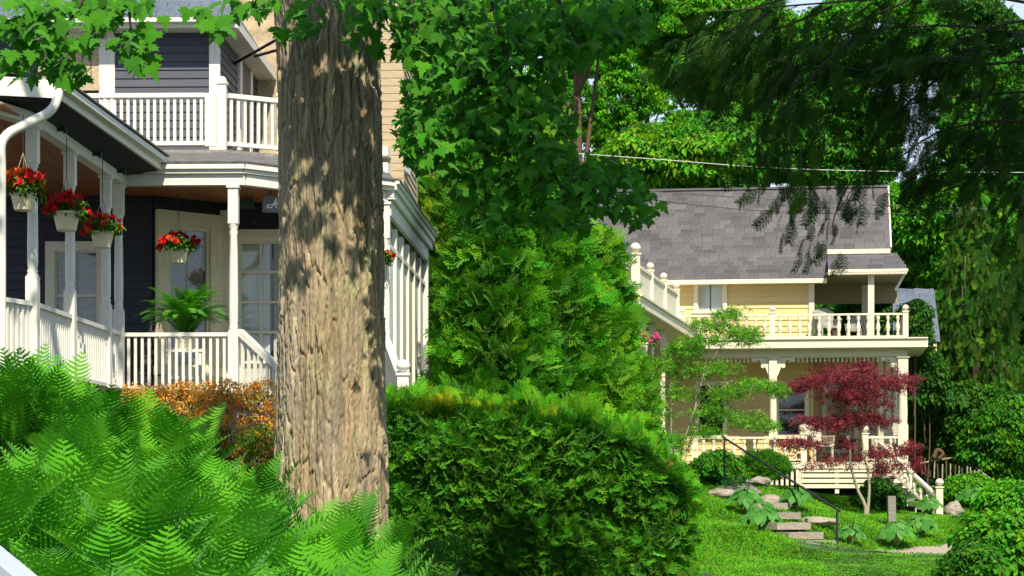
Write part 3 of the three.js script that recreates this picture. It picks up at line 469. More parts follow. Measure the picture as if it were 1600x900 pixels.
// frond geometry shared by the bank ferns and the porch fern: rooted at the origin, rising along +y and arching towards +z
function frondGeo(seed, pairs, a0, a1, shapeP, wmax, droop, seg = 3) {
  const r = rng(seed), pos = [], idx = [], pt = []; let ang = a0, p = V(0, 0, 0); const steps = 24, d = [];
  for (let i = 0; i <= steps; i++) { const t = i / steps; ang = a0 + (a1 - a0) * Math.pow(t, 1.6); const dir = V(0, Math.cos(ang), Math.sin(ang)); d.push(dir); pt.push(p.clone()); p.addScaledVector(dir, 1 / steps); }
  const P = t => { const k = Math.min(steps - 0.001, t * steps), i = Math.floor(k); return pt[i].clone().lerp(pt[i + 1], k - i); }, D = t => d[Math.min(steps, Math.round(t * steps))];
  const vert = v => { pos.push(v.x, v.y, v.z); return pos.length / 3 - 1; };
  for (let i = 0; i < steps; i++) { const w0 = 0.007 * (1 - i / steps) + 0.0015, w1 = 0.007 * (1 - (i + 1) / steps) + 0.0015, a = pt[i], b = pt[i + 1], q = [vert(a.clone().add(V(w0, 0, 0))), vert(a.clone().add(V(-w0, 0, 0))), vert(b.clone().add(V(-w1, 0, 0))), vert(b.clone().add(V(w1, 0, 0)))]; idx.push(q[0], q[1], q[2], q[0], q[2], q[3]); }
  for (let i = 0; i < pairs; i++) for (const s of [-1, 1]) {
    const t = 0.13 + 0.87 * (i + 0.5 + (s > 0 ? 0.25 : 0)) / (pairs + 0.4), L = wmax * shapeP(t) * (0.92 + r() * 0.16); if (L < 0.008) continue;
    const base = P(t), up = D(t), n = V(0, -up.z, up.y), w = 0.5 / pairs * 0.7 * (0.5 + 0.5 * Math.min(1, L / wmax * 1.4)), curl = (r() - 0.5) * 0.25, lift = 0.1 + r() * 0.2; let prev = null;
    for (let k = 0; k <= seg; k++) { const u = k / seg, c = base.clone().add(V(s * L * u, 0, 0)).addScaledVector(up, L * (0.28 * u + curl * u * u * 0.6 + 0.12 * u * u)).addScaledVector(n, -L * (lift * 0.0 - 0.22 * u + (0.3 + droop) * u * u)), ww = w * (k === seg ? 0.12 : 1 - 0.35 * u) * (k === 0 ? 0.85 : 1), a = vert(c.clone().addScaledVector(up, ww)), b = vert(c.clone().addScaledVector(up, -ww)); if (prev) idx.push(prev[0], prev[1], b, prev[0], b, a); prev = [a, b]; }
  }
  const g = new THREE.BufferGeometry(); g.setAttribute('position', new THREE.Float32BufferAttribute(pos, 3)); g.setIndex(idx); g.computeVertexNormals(); return g;
}
const ostrich = t => Math.pow(Math.sin(Math.PI * Math.pow(clamp(t, 0, 1), 1.35)), 0.85) * 0.97 + 0.02;
const bankFrond = [[71, 0.12, 0.85, 0.1], [72, 0.26, 1.25, 0.25], [73, 0.08, 0.6, 0.05], [74, 0.36, 1.5, 0.2], [75, 0.18, 1.0, 0.0], [76, 0.42, 1.15, 0.1]].map(([s, a, b, d]) => frondGeo(s, 24, a, b, ostrich, 0.185, d));
const porchFrond = [81, 82, 83].map((s, i) => frondGeo(s, 26, 0.15 + 0.25 * i, 1.5 + 0.4 * i, t => 0.5 + 0.5 * Math.sin(Math.PI * t), 0.085, 0.1, 2));
const fernMat = [[0.055, 0.27, 0.014], [0.075, 0.31, 0.018], [0.04, 0.2, 0.016], [0.085, 0.34, 0.02], [0.11, 0.36, 0.03]].map(c => leafMat(...c, 0.4, 0.9));
{
  const p = at(290, 515, 29.75), t = thing('plant_stand', 'white wooden stand holding the potted fern behind the porch railing', 'plant stand', V(p.x, EYE + 1.26, p.z)), y = EYE + 1.26;
  box(t, 'top', M.white, V(p.x, y + 0.62, p.z), 0.5, 0.04, 0.4); box(t, 'shelf', M.white, V(p.x, y + 0.3, p.z), 0.44, 0.12, 0.36); for (const a of [-1, 1]) for (const b of [-1, 1]) box(t, 'leg', M.white, V(p.x + a * 0.21, y + 0.3, p.z + b * 0.16), 0.05, 0.6, 0.05);
  const fp = V(p.x, y + 0.64, p.z), g = thing('potted_fern', 'bushy potted fern on the porch behind the white railing', 'potted plant', fp); const pm = put(g, 'pot', potGeo, M.potCream, fp.clone()); pm.scale.setScalar(1.1);
  for (let i = 0; i < 150; i++) { const m = put(g, 'frond', pick(porchFrond), pick(fernMat), fp.clone().add(V(rr(-0.08, 0.08), 0.18, rr(-0.08, 0.08)))); m.scale.setScalar(rr(0.55, 0.92)); m.rotation.set(0, R() * 6.283, 0); }
}
{ // the little hanging signs and the oval plaque
  const cv = document.createElement('canvas'); cv.width = 512; cv.height = 170; const c = cv.getContext('2d'); c.fillStyle = '#7b7a88'; c.fillRect(0, 0, 512, 170); c.strokeStyle = '#5b5a66'; c.lineWidth = 8; c.strokeRect(4, 4, 504, 162); c.strokeStyle = '#f5f5f5'; c.lineWidth = 13; c.lineCap = c.lineJoin = 'round';
  c.beginPath(); c.moveTo(70, 98); c.bezierCurveTo(40, 96, 40, 130, 72, 126); c.bezierCurveTo(108, 122, 118, 70, 134, 42); c.bezierCurveTo(132, 80, 124, 110, 136, 126); c.stroke(); c.beginPath(); c.moveTo(92, 96); c.lineTo(166, 86); c.stroke();
  const tx = new THREE.CanvasTexture(cv); tx.colorSpace = THREE.SRGBColorSpace;
  const p = at(452, 318, 29.9), g = thing('hanging_sign', 'grey name board with white script A under the porch ceiling', 'sign', p); box(g, 'board', std(1, 1, 1, 0.6, { map: tx }), p, 0.72, 0.24, 0.03, 0.0); for (const s of [-1, 1]) rod(g, 'hanger', M.iron, p.clone().add(V(s * 0.25, 0.12, 0)), V(p.x + s * 0.25, EYE + 4.05, p.z), 0.006);
  const q = at(384, 318, 30.6), g2 = thing('small_sign', 'small dark green board hanging behind the white porch post', 'sign', q); box(g2, 'board', std(0.05, 0.09, 0.075, 0.5, { map: speckTex }), q, 0.24, 0.15, 0.03, 0.5, 0, 0.1); rod(g2, 'hanger', M.iron, q.clone().add(V(0, 0.07, 0)), V(q.x, EYE + 4.05, q.z), 0.006);
  const o = at(411, 350, 31.27), g3 = thing('oval_plaque', 'dark oval plaque on the navy wall above the glazed door', 'plaque', o); const disc = put(g3, 'plate', new THREE.CylinderGeometry(0.5, 0.5, 1, 28), std(0.11, 0.1, 0.09, 0.5, { map: speckTex }), o.clone()); disc.rotation.x = Math.PI / 2; disc.scale.set(0.26, 0.03, 0.17); const rim = put(g3, 'rim', new THREE.TorusGeometry(0.5, 0.03, 8, 32), std(0.2, 0.17, 0.1, 0.4), o.clone().add(V(0, 0, 0.012))); rim.scale.set(0.26, 0.17, 0.4);
}

// ------------------------------------------------------------------ the yellow house with two storeys of porches
const fy = new Frame(6.49, 56.8, -0.131);
const yel = thing('yellow_house', 'pale yellow clapboard house with grey shingled roof and two storeys of cream porches', 'house', V(6.5, 1.7, -55));
const turnedBaluster = lathe([[0.036, 0], [0.042, 0.06], [0.04, 0.12], [0.026, 0.17], [0.05, 0.3], [0.056, 0.42], [0.044, 0.55], [0.024, 0.68], [0.03, 0.76], [0.044, 0.8], [0.044, 0.88], [0.036, 1]], 10);
{
  const f = fy, T = M.trimCream, X = (px, z) => f.x(px, z), Y = (py, px, z) => f.y(py, f.x(px, z), z);
  const zB = 1.8, zE = 0.4, zR = -2.3, plan = pts => pts.map(([x, z]) => { const p = f.P(x, 0, z); return [p.x, p.z]; });
  const yFloor = Y(530, 1200, zB), yFascB = Y(544, 1200, zB), yBeamB = Y(557, 1200, zB), yDeck = Y(722, 1250, zB);
  const xL = X(900, 0), xW0 = X(1040, 0), xW1 = X(1268, 0), xR = X(1392, 0), yEave = Y(436, 1180, zE), yRid = Y(296, 1180, zR);
  // upper wall
  const wx0 = X(1084, 0), wx1 = X(1136, 0), wy0 = Y(490, 1110, 0), wy1 = Y(437, 1110, 0);
  box(yel, 'upper_wall', M.yellow[1], f.P((xL + xW1) / 2, (yFloor + yEave) / 2, -0.75), xW1 - xL - 0.04, yEave - yFloor, 0.12, f.phi);
  const yTopW = yEave + 0.05;
  boards(f, yel, 'clapboard', M.yellow, xL, wx0, yFloor, yTopW, 0, 0.15); boards(f, yel, 'clapboard', M.yellow, wx1, xW1 - 0.06, yFloor, yTopW, 0, 0.15); boards(f, yel, 'clapboard', M.yellow, wx0, wx1, yFloor, wy0, 0, 0.15);
  windowPart(f, yel, wx0, wx1, wy0, wy1, 0.01, { casing: 0.1, mat: T, cols: 1, rows: 1, curtain: M.curtain }); box(yel, 'corner_board', T, f.P(xW1, (yFloor + yEave) / 2, 0.02), 0.14, yEave - yFloor, 0.07, f.phi);
  box(yel, 'side_wall', M.yellow[0], f.P(xW1 - 0.03, (yFloor + yEave) / 2, -1.2), 0.1, yEave - yFloor, 2.35, f.phi);
  // main roof: deep over the wall, cut short over the recessed balcony
  const xCut = X(1292, zE), cut = 0.31, lerp = (a, b, t) => a + (b - a) * t, cz = lerp(zE, zR, cut), cy = lerp(yEave, yRid, cut);
  const r1 = sub(yel, 'main_roof'); shingles(r1, M.shingle, f.P(xL, yEave, zE), f.P(xCut, yEave, zE), f.P(xL, cy, cz), f.P(xCut, cy, cz), 7, 0.27, 190);
  const r2 = sub(yel, 'upper_roof'); shingles(r2, M.shingle, f.P(xL, cy, cz), f.P(xR, cy, cz), f.P(xL, yRid, zR), f.P(xR, yRid, zR), 15, 0.27, 300);
  sheet(yel, 'back_roof', M.shingle[2], [f.P(xR, yEave, -5), f.P(xL, yEave, -5), f.P(xL, yRid, zR), f.P(xR, yRid, zR)], 0.06); bar(yel, 'ridge_cap', M.shingle[4], f.P(xL, yRid + 0.02, zR), f.P(xR, yRid + 0.02, zR), 0.2, 0.05);
  bar(yel, 'eave_fascia', T, f.P(xL, yEave - 0.06, zE + 0.03), f.P(xCut, yEave - 0.06, zE + 0.03), 0.05, 0.11);
  slab(yel, 'soffit', T, plan([[xL, zE], [xCut, zE], [xCut, -0.05], [xL, -0.05]]), yEave - 0.1, yEave - 0.08);
  bar(yel, 'roof_break_board', T, f.P(xCut, cy - 0.07, cz + 0.06), f.P(xR, cy - 0.07, cz + 0.06), 0.05, 0.12);
  for (const k of [0]) { bar(yel, 'rake_board', T, f.P(xR + 0.02, cy, cz), f.P(xR + 0.02, yRid, zR), 0.04, 0.1); }
  const zS = 1.15, yS = Y(421, 1350, zS), xS = X(1417, zS), xS0 = X(1294, zS), r3 = sub(yel, 'balcony_roof'); shingles(r3, M.shingle, f.P(xS0, yS, zS), f.P(xS, yS, zS), f.P(xCut, cy - 0.16, cz), f.P(xR + 0.15, cy - 0.16, cz), 5, 0.34, 80);
  bar(yel, 'eave_fascia', T, f.P(xS0, yS - 0.03, zS + 0.03), f.P(xS + 0.03, yS - 0.03, zS + 0.03), 0.05, 0.07);
  const scal = lathe([[0.001, 0], [0.03, 0.02], [0.034, 0.05], [0.03, 0.09]], 8); for (let i = 0, n = 34; i < n; i++) { const m = put(yel, 'scallop', scal, T, f.P(lerp(xS0, xS, (i + 0.5) / n), yS - 0.14, zS + 0.03)); m.scale.set(1, 1.0, 0.5); }
  // recessed balcony: ceiling, post, brace, far wall to the left
  slab(yel, 'balcony_ceiling', M.olive, plan([[xW1, -2.4], [xS, -2.4], [xS, zS - 0.06], [xS0, zS - 0.06]]), yS - 0.06, yS - 0.03);
  bar(yel, 'header_beam', M.olive, f.P(xW1, yS - 0.3, -2.4), f.P(xS - 0.1, yS - 0.3, -2.4), 0.1, 0.5);
  box(yel, 'balcony_post', T, f.P(X(1361, 0.9), (yFloor + yS - 0.06) / 2, 0.9), 0.15, yS - 0.06 - yFloor, 0.15, f.phi); box(yel, 'balcony_post', T, f.P(X(1352, -2.4), (yFloor + yS) / 2, -2.4), 0.18, yS - 0.1 - yFloor, 0.15, f.phi);
  bar(yel, 'brace', T, f.P(X(1414, 0.8), yS - 0.08, 0.8), f.P(X(1399, 0.8), yS - 0.5, 0.8), 0.05, 0.06);
  const vp = f.P(X(927, -1), 0, -1); rod(yel, 'vent_pipe', M.white2, V(vp.x, Y(335, 927, -1), vp.z), V(vp.x, Y(302, 927, -1), vp.z), 0.06);
  // main balcony floor, fascia, beam, fringe
  const xF1 = X(1448, zB), xF0 = X(1010, zB);
  slab(yel, 'balcony_floor', M.greyWood, plan([[xF0, zB - 0.03], [xF1 - 0.03, zB - 0.03], [xF1 - 0.03, -2.6], [xF0, -2.6]]), yFloor - 0.1, yFloor - 0.02);
  bar(yel, 'floor_fascia', T, f.P(xF0, (yFloor + yFascB) / 2, zB), f.P(xF1, (yFloor + yFascB) / 2, zB), 0.06, yFloor - yFascB); bar(yel, 'floor_fascia', T, f.P(xF1, (yFloor + yFascB) / 2, zB), f.P(xF1, (yFloor + yFascB) / 2, -2.6), 0.06, yFloor - yFascB);
  bar(yel, 'nosing', T, f.P(xF0, yFloor + 0.0, zB + 0.03), f.P(xF1 + 0.03, yFloor + 0.0, zB + 0.03), 0.1, 0.03);
  slab(yel, 'soffit', M.cream, plan([[xF0, zB], [xF1, zB], [xF1, -2.6], [xF0, -2.6]]), yFascB - 0.02, yFascB + 0.0);
  const zP = zB - 0.32, xP = [X(1208, zP), X(1411, zP)]; bar(yel, 'porch_beam', M.cream, f.P(xF0, (yFascB + yBeamB) / 2 - 0.01, zP), f.P(xP[1] + 0.1, (yFascB + yBeamB) / 2 - 0.01, zP), 0.16, yFascB - yBeamB - 0.02);
  const drop = lathe([[0.001, 0], [0.022, 0.015], [0.028, 0.05], [0.016, 0.09], [0.022, 0.12]], 8);
  for (const [a, b] of [[X(1080, zP), xP[0] - 0.35], [xP[0] + 0.35, xP[1] - 0.35]]) { const n = Math.round((b - a) / 0.105); for (let i = 0; i < n; i++) put(yel, 'fringe_drop', drop, T, f.P(lerp(a, b, (i + 0.5) / n), yBeamB - 0.14, zP)); bar(yel, 'fringe_rail', T, f.P(a, yBeamB - 0.012, zP), f.P(b, yBeamB - 0.012, zP), 0.06, 0.025); }
  // lower posts with scrolled brackets
  const scroll = new THREE.Shape(); scroll.moveTo(0, 0); scroll.lineTo(0.42, 0); scroll.bezierCurveTo(0.46, -0.1, 0.36, -0.14, 0.31, -0.07); scroll.bezierCurveTo(0.24, -0.03, 0.2, -0.1, 0.18, -0.17); scroll.bezierCurveTo(0.24, -0.26, 0.12, -0.3, 0.1, -0.22); scroll.bezierCurveTo(0.06, -0.3, 0.03, -0.42, 0, -0.46);
  const scrollG = new THREE.ExtrudeGeometry(scroll, { depth: 0.05, bevelEnabled: true, bevelSize: 0.008, bevelThickness: 0.008, bevelSegments: 1, curveSegments: 5 });
  const yRail = Y(684, 1150, zB), rh = yRail - yDeck;
  xP.forEach((x, k) => { porchPost(f, yel, x, zP, yDeck, yDeck + 0.9, yBeamB - 0.62, yBeamB, k ? 0.24 : 0.19, T); for (const s of k ? [-1] : [-1, 1]) { const m = put(yel, 'scroll_bracket', scrollG, T, f.P(x + s * 0.1, yBeamB - 0.005, zP - 0.025)); m.rotation.y = f.phi; m.scale.x = s; } });
  for (const px of [1266, 1376, 1388, 1399]) porchPost(f, yel, X(px, -0.2), -0.2, yDeck, yDeck + 0.85, yBeamB - 0.5, yBeamB + 0.1, 0.13, T);
  // balcony railings with turned balusters and ball posts
  const top = Y(491, 1300, zB) - yFloor, bo = { top, foot: 0.05, step: 0.24, turned: turnedBaluster, railW: 0.09, railH: 0.045 }, zr = zB - 0.12, p0 = X(1066, zr), p1 = X(1207, zr), p2 = X(1415, zr);
  for (const [a, b] of [[p0, p1], [p1, p2]]) railing(yel, 'balcony_railing', f.P(a + 0.07, yFloor, zr), f.P(b - 0.07, yFloor, zr), T, bo); for (const p of [p0, p1, p2]) newel(yel, 'balcony_newel', f.P(p, yFloor, zr), top + 0.04, 0.13, T, f.phi);
  railing(yel, 'balcony_railing', f.P(p2, yFloor, zr - 0.08), f.P(p2, yFloor, -2.3), T, bo);
  // lower walls
  const zW = 0, lx0 = X(1040, zW), lx1 = X(1268, zW), y0 = yDeck - 0.1, y1 = yFascB - 0.02;
  box(yel, 'lower_wall', M.yellow[0], f.P((lx0 + lx1) / 2 - 1.6, (y0 + y1) / 2, zW - 0.75), lx1 - lx0 + 3.1, y1 - y0, 0.1, f.phi);
  const win = [[X(1086, zW), X(1136, zW)], [X(1210, zW), X(1264, zW)]], yw0 = Y(684, 1110, zW), yw1 = Y(596, 1110, zW);
  boards(f, yel, 'clapboard', M.yellow, lx0 - 2, win[0][0], y0, y1, zW, 0.15); boards(f, yel, 'clapboard', M.yellow, win[0][1], win[1][0], y0, y1, zW, 0.15); for (const [a, b] of win) { boards(f, yel, 'clapboard', M.yellow, a, b, y0, yw0, zW, 0.15); boards(f, yel, 'clapboard', M.yellow, a, b, yw1, y1, zW, 0.15); windowPart(f, yel, a, b, yw0, yw1, 0.01, { casing: 0.09, mat: T, cols: 1, rows: 2 }); }
  box(yel, 'side_wall', M.yellow[2], f.P(lx1, (y0 + y1) / 2, -1.25), 0.1, y1 - y0, 2.3, f.phi); box(yel, 'recess_wall', M.yellow[0], f.P((lx1 + xF1) / 2 - 0.2, (y0 + y1) / 2, -2.6), xF1 - lx1 - 0.3, y1 - y0, 0.1, f.phi);
  windowPart(f, yel, X(1284, -2.5), X(1330, -2.5), yDeck + 0.3, yDeck + 2.2, -2.53, { casing: 0.1, mat: T, rows: 2 }); windowPart(f, yel, X(1334, -2.5), X(1368, -2.5), yDeck + 0.02, yDeck + 2.25, -2.53, { casing: 0.09, mat: T, rows: 1, name: 'screen_door' });
  for (let k = 0; k < 3; k++) { const g = sub(yel, 'louvre_shutter'), cx = X(1376 + k * 11, -2.3); box(g, 'stile', T, f.P(cx - 0.09, yDeck + 1.1, -2.3), 0.04, 1.9, 0.04, f.phi); box(g, 'stile', T, f.P(cx + 0.09, yDeck + 1.1, -2.3), 0.04, 1.9, 0.04, f.phi); for (let j = 0; j < 15; j++) box(g, 'slat', M.cream, f.P(cx, yDeck + 0.25 + 0.12 * j, -2.3), 0.15, 0.09, 0.012, f.phi, 0.6); }
  // lower deck, railing, skirt
  const xD1 = X(1422, zB), xD0 = X(1075, zB);
  slab(yel, 'porch_floor', M.greyWood, plan([[xD0 - 1, zB], [xD1, zB], [xD1, -2.6], [xD0 - 1, -2.6]]), yDeck - 0.1, yDeck); bar(yel, 'deck_edge', T, f.P(xD0 - 1, yDeck - 0.08, zB + 0.02), f.P(xD1, yDeck - 0.08, zB + 0.02), 0.04, 0.16);
  const lo = { top: rh, foot: 0.06, step: 0.25, turned: turnedBaluster, railW: 0.1, railH: 0.05 }, q0 = X(1086, zr), q1 = X(1256, zr), q2 = X(1352, zr), q3 = X(1410, zr);
  railing(yel, 'porch_railing', f.P(q0 + 0.08, yDeck, zr), f.P(q1 - 0.08, yDeck, zr), T, lo); railing(yel, 'porch_railing', f.P(q2 + 0.08, yDeck, zr), f.P(q3 - 0.1, yDeck, zr), T, { ...lo, step: 0.3 }); for (const q of [q0, q1, q2]) newel(yel, 'porch_newel', f.P(q, yDeck, zr), rh + 0.08, 0.15, T, f.phi);
  // skirt of spaced boards below the deck
  const sk = (a, b, n, yb) => { for (let i = 0; i < n; i++) bar(yel, 'skirt_board', T, f.P(a, yDeck - 0.2 - 0.13 * i, zB + 0.0), f.P(b, yDeck - 0.2 - 0.13 * i, zB), 0.03, 0.095); for (const t of [0, 0.33, 0.66, 1]) box(yel, 'skirt_post', T, f.P(lerp(a, b, t), yDeck - 0.2 - 0.065 * n, zB - 0.04), 0.1, 0.13 * n + 0.1, 0.05, f.phi); };
  sk(X(1252, zB), xD1, 4); for (let i = 0; i < 22; i++) box(yel, 'skirt_slat', T, f.P(lerp(xD0, X(1250, zB), (i + 0.5) / 22), yDeck - 0.36, zB), 0.07, 0.42, 0.03, f.phi);
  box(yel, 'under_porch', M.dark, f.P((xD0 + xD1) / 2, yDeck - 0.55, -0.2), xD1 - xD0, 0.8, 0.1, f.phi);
  // steps down to the right with a balustrade
  const sT = f.P(X(1374, zB), yDeck - 0.05, zB + 0.1), sEnd = at(1468, 812, 52.8); const lower = railing(yel, 'stair_railing', sT, V(sEnd.x - 0.05, sEnd.y + 0.02, sEnd.z), T, { top: 0.52, foot: 0.1, step: 0.24, turned: turnedBaluster, railW: 0.1, railH: 0.06 });
  newel(yel, 'stair_newel', sEnd.clone().add(V(0, -0.1, 0)), 0.85, 0.16, T, f.phi); for (let i = 0; i < 7; i++) { const p = sT.clone().lerp(sEnd, (i + 0.6) / 7.2).add(V(0, -0.02, -0.62)); box(yel, 'step', M.greyWood, p, 0.32, 0.05, 1.2, f.phi); box(yel, 'riser', T, p.clone().add(V(-0.15, -0.08, 0)), 0.02, 0.13, 1.18, f.phi); }
  // left deck: a flat-roofed porch that reaches forward, with its balustrade on top
  const c = at(998, 462, 43.5), e = at(1070, 508, 50.9), l = at(880, 462, 43.9), yd = c.y, U = y => V(0, y, 0); e.y = l.y = yd;
  const back = e.clone().add(V(-5.2, 0, -0.3)), q = p => [p.x, p.z];
  slab(yel, 'side_deck', M.trimCream, [q(c.clone().add(V(0.0, 0, 0))), q(e.clone().add(V(1.6, 0, -8))), q(e.clone().add(V(-6, 0, -8))), q(l)].map(a => a), yd - 0.02, yd + 0.02);
  bar(yel, 'deck_fascia', T, c.clone().add(U(-0.1)), l.clone().add(U(-0.1)), 0.05, 0.2); bar(yel, 'deck_fascia', T, c.clone().add(U(-0.1)), e.clone().add(V(0.45, -0.1, -2.4)), 0.05, 0.2); bar(yel, 'nosing', T, c.clone().add(U(0.02)), e.clone().add(V(0.45, 0.02, -2.4)), 0.14, 0.05); bar(yel, 'nosing', T, c.clone().add(U(0.02)), l.clone().add(U(0.02)), 0.14, 0.05);
  slab(yel, 'soffit', M.cream, [q(c), q(e.clone().add(V(1.6, 0, -8))), q(e.clone().add(V(-6, 0, -8))), q(l)], yd - 0.22, yd - 0.19);
  const pts = [0.0, 0.33, 0.66, 1.0].map(t => c.clone().lerp(e, t * 0.86).add(V(-0.06, 0.02, -0.06)));
  pts.forEach((p, i) => newel(yel, 'deck_newel', p, i ? 0.66 : 0.78, i ? 0.13 : 0.17, T, 0)); for (let i = 0; i < 3; i++) { const g = sub(yel, 'deck_panel'), a = pts[i], b = pts[i + 1]; bar(g, 'rail', T, a.clone().add(U(0.58)), b.clone().add(U(0.58)), 0.1, 0.06); bar(g, 'board', T, a.clone().add(U(0.3)), b.clone().add(U(0.3)), 0.03, 0.5); }
  railing(yel, 'deck_railing', l.clone().add(V(0.1, 0.02, -0.06)), pts[0].clone().add(V(-0.1, 0, 0)), T, { top: 0.6, foot: 0.06, step: 0.15, w: 0.05, railH: 0.07 });
  const yg = 1.95; for (const [t, o] of [[0.02, -0.25], [0.3, -0.3], [0.55, -0.3], [0.8, -0.3]]) { const p = c.clone().lerp(e, t).add(V(o, 0, -0.2)), g = sub(yel, 'porch_post'); box(g, 'base_block', T, V(p.x, yg + 0.5, p.z), 0.15, 1.0, 0.15, 0.19); const m = put(g, 'turned_shaft', turnedPost, T, V(p.x, yg + 1, p.z)); m.scale.set(1.2, yd - yg - 1.7, 1.2); box(g, 'top_block', T, V(p.x, yd - 0.45, p.z), 0.15, 0.5, 0.15, 0.19); }
  const lp = at(905, 560, 44); box(yel, 'porch_post', T, V(lp.x, (yg + yd) / 2, lp.z), 0.16, yd - yg - 0.2, 0.16); 
  railing(yel, 'porch_railing', V(c.x - 0.25, yg, c.z - 0.3), V(e.x - 0.1, yg, e.z - 0.3), T, { top: 0.75, foot: 0.1, step: 0.26, turned: turnedBaluster, railW: 0.1, railH: 0.06 }); railing(yel, 'porch_railing', V(l.x, yg, l.z - 0.3), V(c.x - 0.4, yg, c.z - 0.3), T, { top: 0.75, foot: 0.1, step: 0.26, turned: turnedBaluster, railW: 0.1, railH: 0.06 });
  slab(yel, 'porch_floor', M.greyWood, [[c.x - 0.1, c.z], [e.x, e.z], [e.x + 0.5, e.z - 5], [l.x - 1, l.z - 12], [l.x, l.z]], yg - 0.1, yg); bar(yel, 'deck_edge', T, V(c.x - 0.1, yg - 0.1, c.z), V(e.x, yg - 0.1, e.z), 0.04, 0.2); bar(yel, 'deck_edge', T, V(c.x - 0.1, yg - 0.1, c.z), V(l.x, yg - 0.1, l.z), 0.04, 0.2);
  // wall of the projecting part behind that porch and its upper wall
  const wA = V(c.x - 2.6, 0, c.z - 2.2), wB = V(c.x - 1.3, 0, c.z - 2.2), wC = V(e.x - 0.6, 0, e.z - 4); boardsAB(yel, 'clapboard', M.yellow, wA, wB, yg, yd - 0.2, 0.15); boardsAB(yel, 'clapboard', M.yellow, wB, wC, yg, yd - 0.2, 0.15);
  const lw = at(975, 448, 49.5); box(yel, 'deck_door', M.dark, V(lw.x, yd + 0.55, -53.4), 0.9, 1.1, 0.04);
}
const chairWicker = (p, turn, label, mat, s = 1, name = 'wicker_chair') => {
  const g = thing(name, label, 'chair', p, 'chairs on the yellow house porches'), L = (x, y, z) => V(p.x + x * s, p.y + y * s, p.z + z * s);
  box(g, 'seat', mat, L(0, 0.42, 0), 0.56 * s, 0.07 * s, 0.52 * s); const b = new THREE.Shape(); b.moveTo(-0.29, 0); b.lineTo(-0.3, 0.44); b.quadraticCurveTo(0, 0.62, 0.3, 0.44); b.lineTo(0.29, 0);
  const bk = put(g, 'backrest', new THREE.ExtrudeGeometry(b, { depth: 0.05, bevelEnabled: true, bevelSize: 0.015, bevelThickness: 0.015, bevelSegments: 2, curveSegments: 8 }), mat, L(0, 0.45, -0.28)); bk.scale.setScalar(s); bk.rotation.x = -0.2;
  for (const a of [-1, 1]) { box(g, 'armrest', mat, L(a * 0.31, 0.64, 0.0), 0.08 * s, 0.045 * s, 0.5 * s); box(g, 'arm_panel', mat, L(a * 0.31, 0.52, 0.02), 0.03 * s, 0.2 * s, 0.44 * s); for (const c of [-1, 1]) box(g, 'leg', mat, L(a * 0.26, 0.21, c * 0.22), 0.05 * s, 0.42 * s, 0.05 * s); }
  g.rotation.y = turn; return g;
};
{
  const f = fy, pt = (px, z, y) => f.P(f.x(px, z), y, z), yFloor = f.y(530, f.x(1200, 1.8), 1.8), yDeck = f.y(722, f.x(1250, 1.8), 1.8);
  chairWicker(pt(1293, 0.7, yFloor), 0.25, 'grey armchair on the upper balcony beside the yellow wall', M.chairGrey, 0.86, 'balcony_chair'); chairWicker(pt(1336, 0.4, yFloor), -0.3, 'smaller pale chair on the upper balcony beside the cream post', M.chairGrey, 0.68, 'balcony_chair');
  chairWicker(pt(1386, 0.9, yDeck), -0.45, 'white wicker armchair beside the right porch post behind the railing', M.wicker, 1.0); chairWicker(pt(1278, 1.0, yDeck), 0.5, 'white wicker armchair with curved back behind the red maple', M.wicker, 1.02);
  const bp = at(1003, 536, 44.6); basket(bp, 1, bp.y + 0.62, 'bright pink flower basket hanging on the yellow house porch', ['pink'], 30, 0.36, 0.55);
}

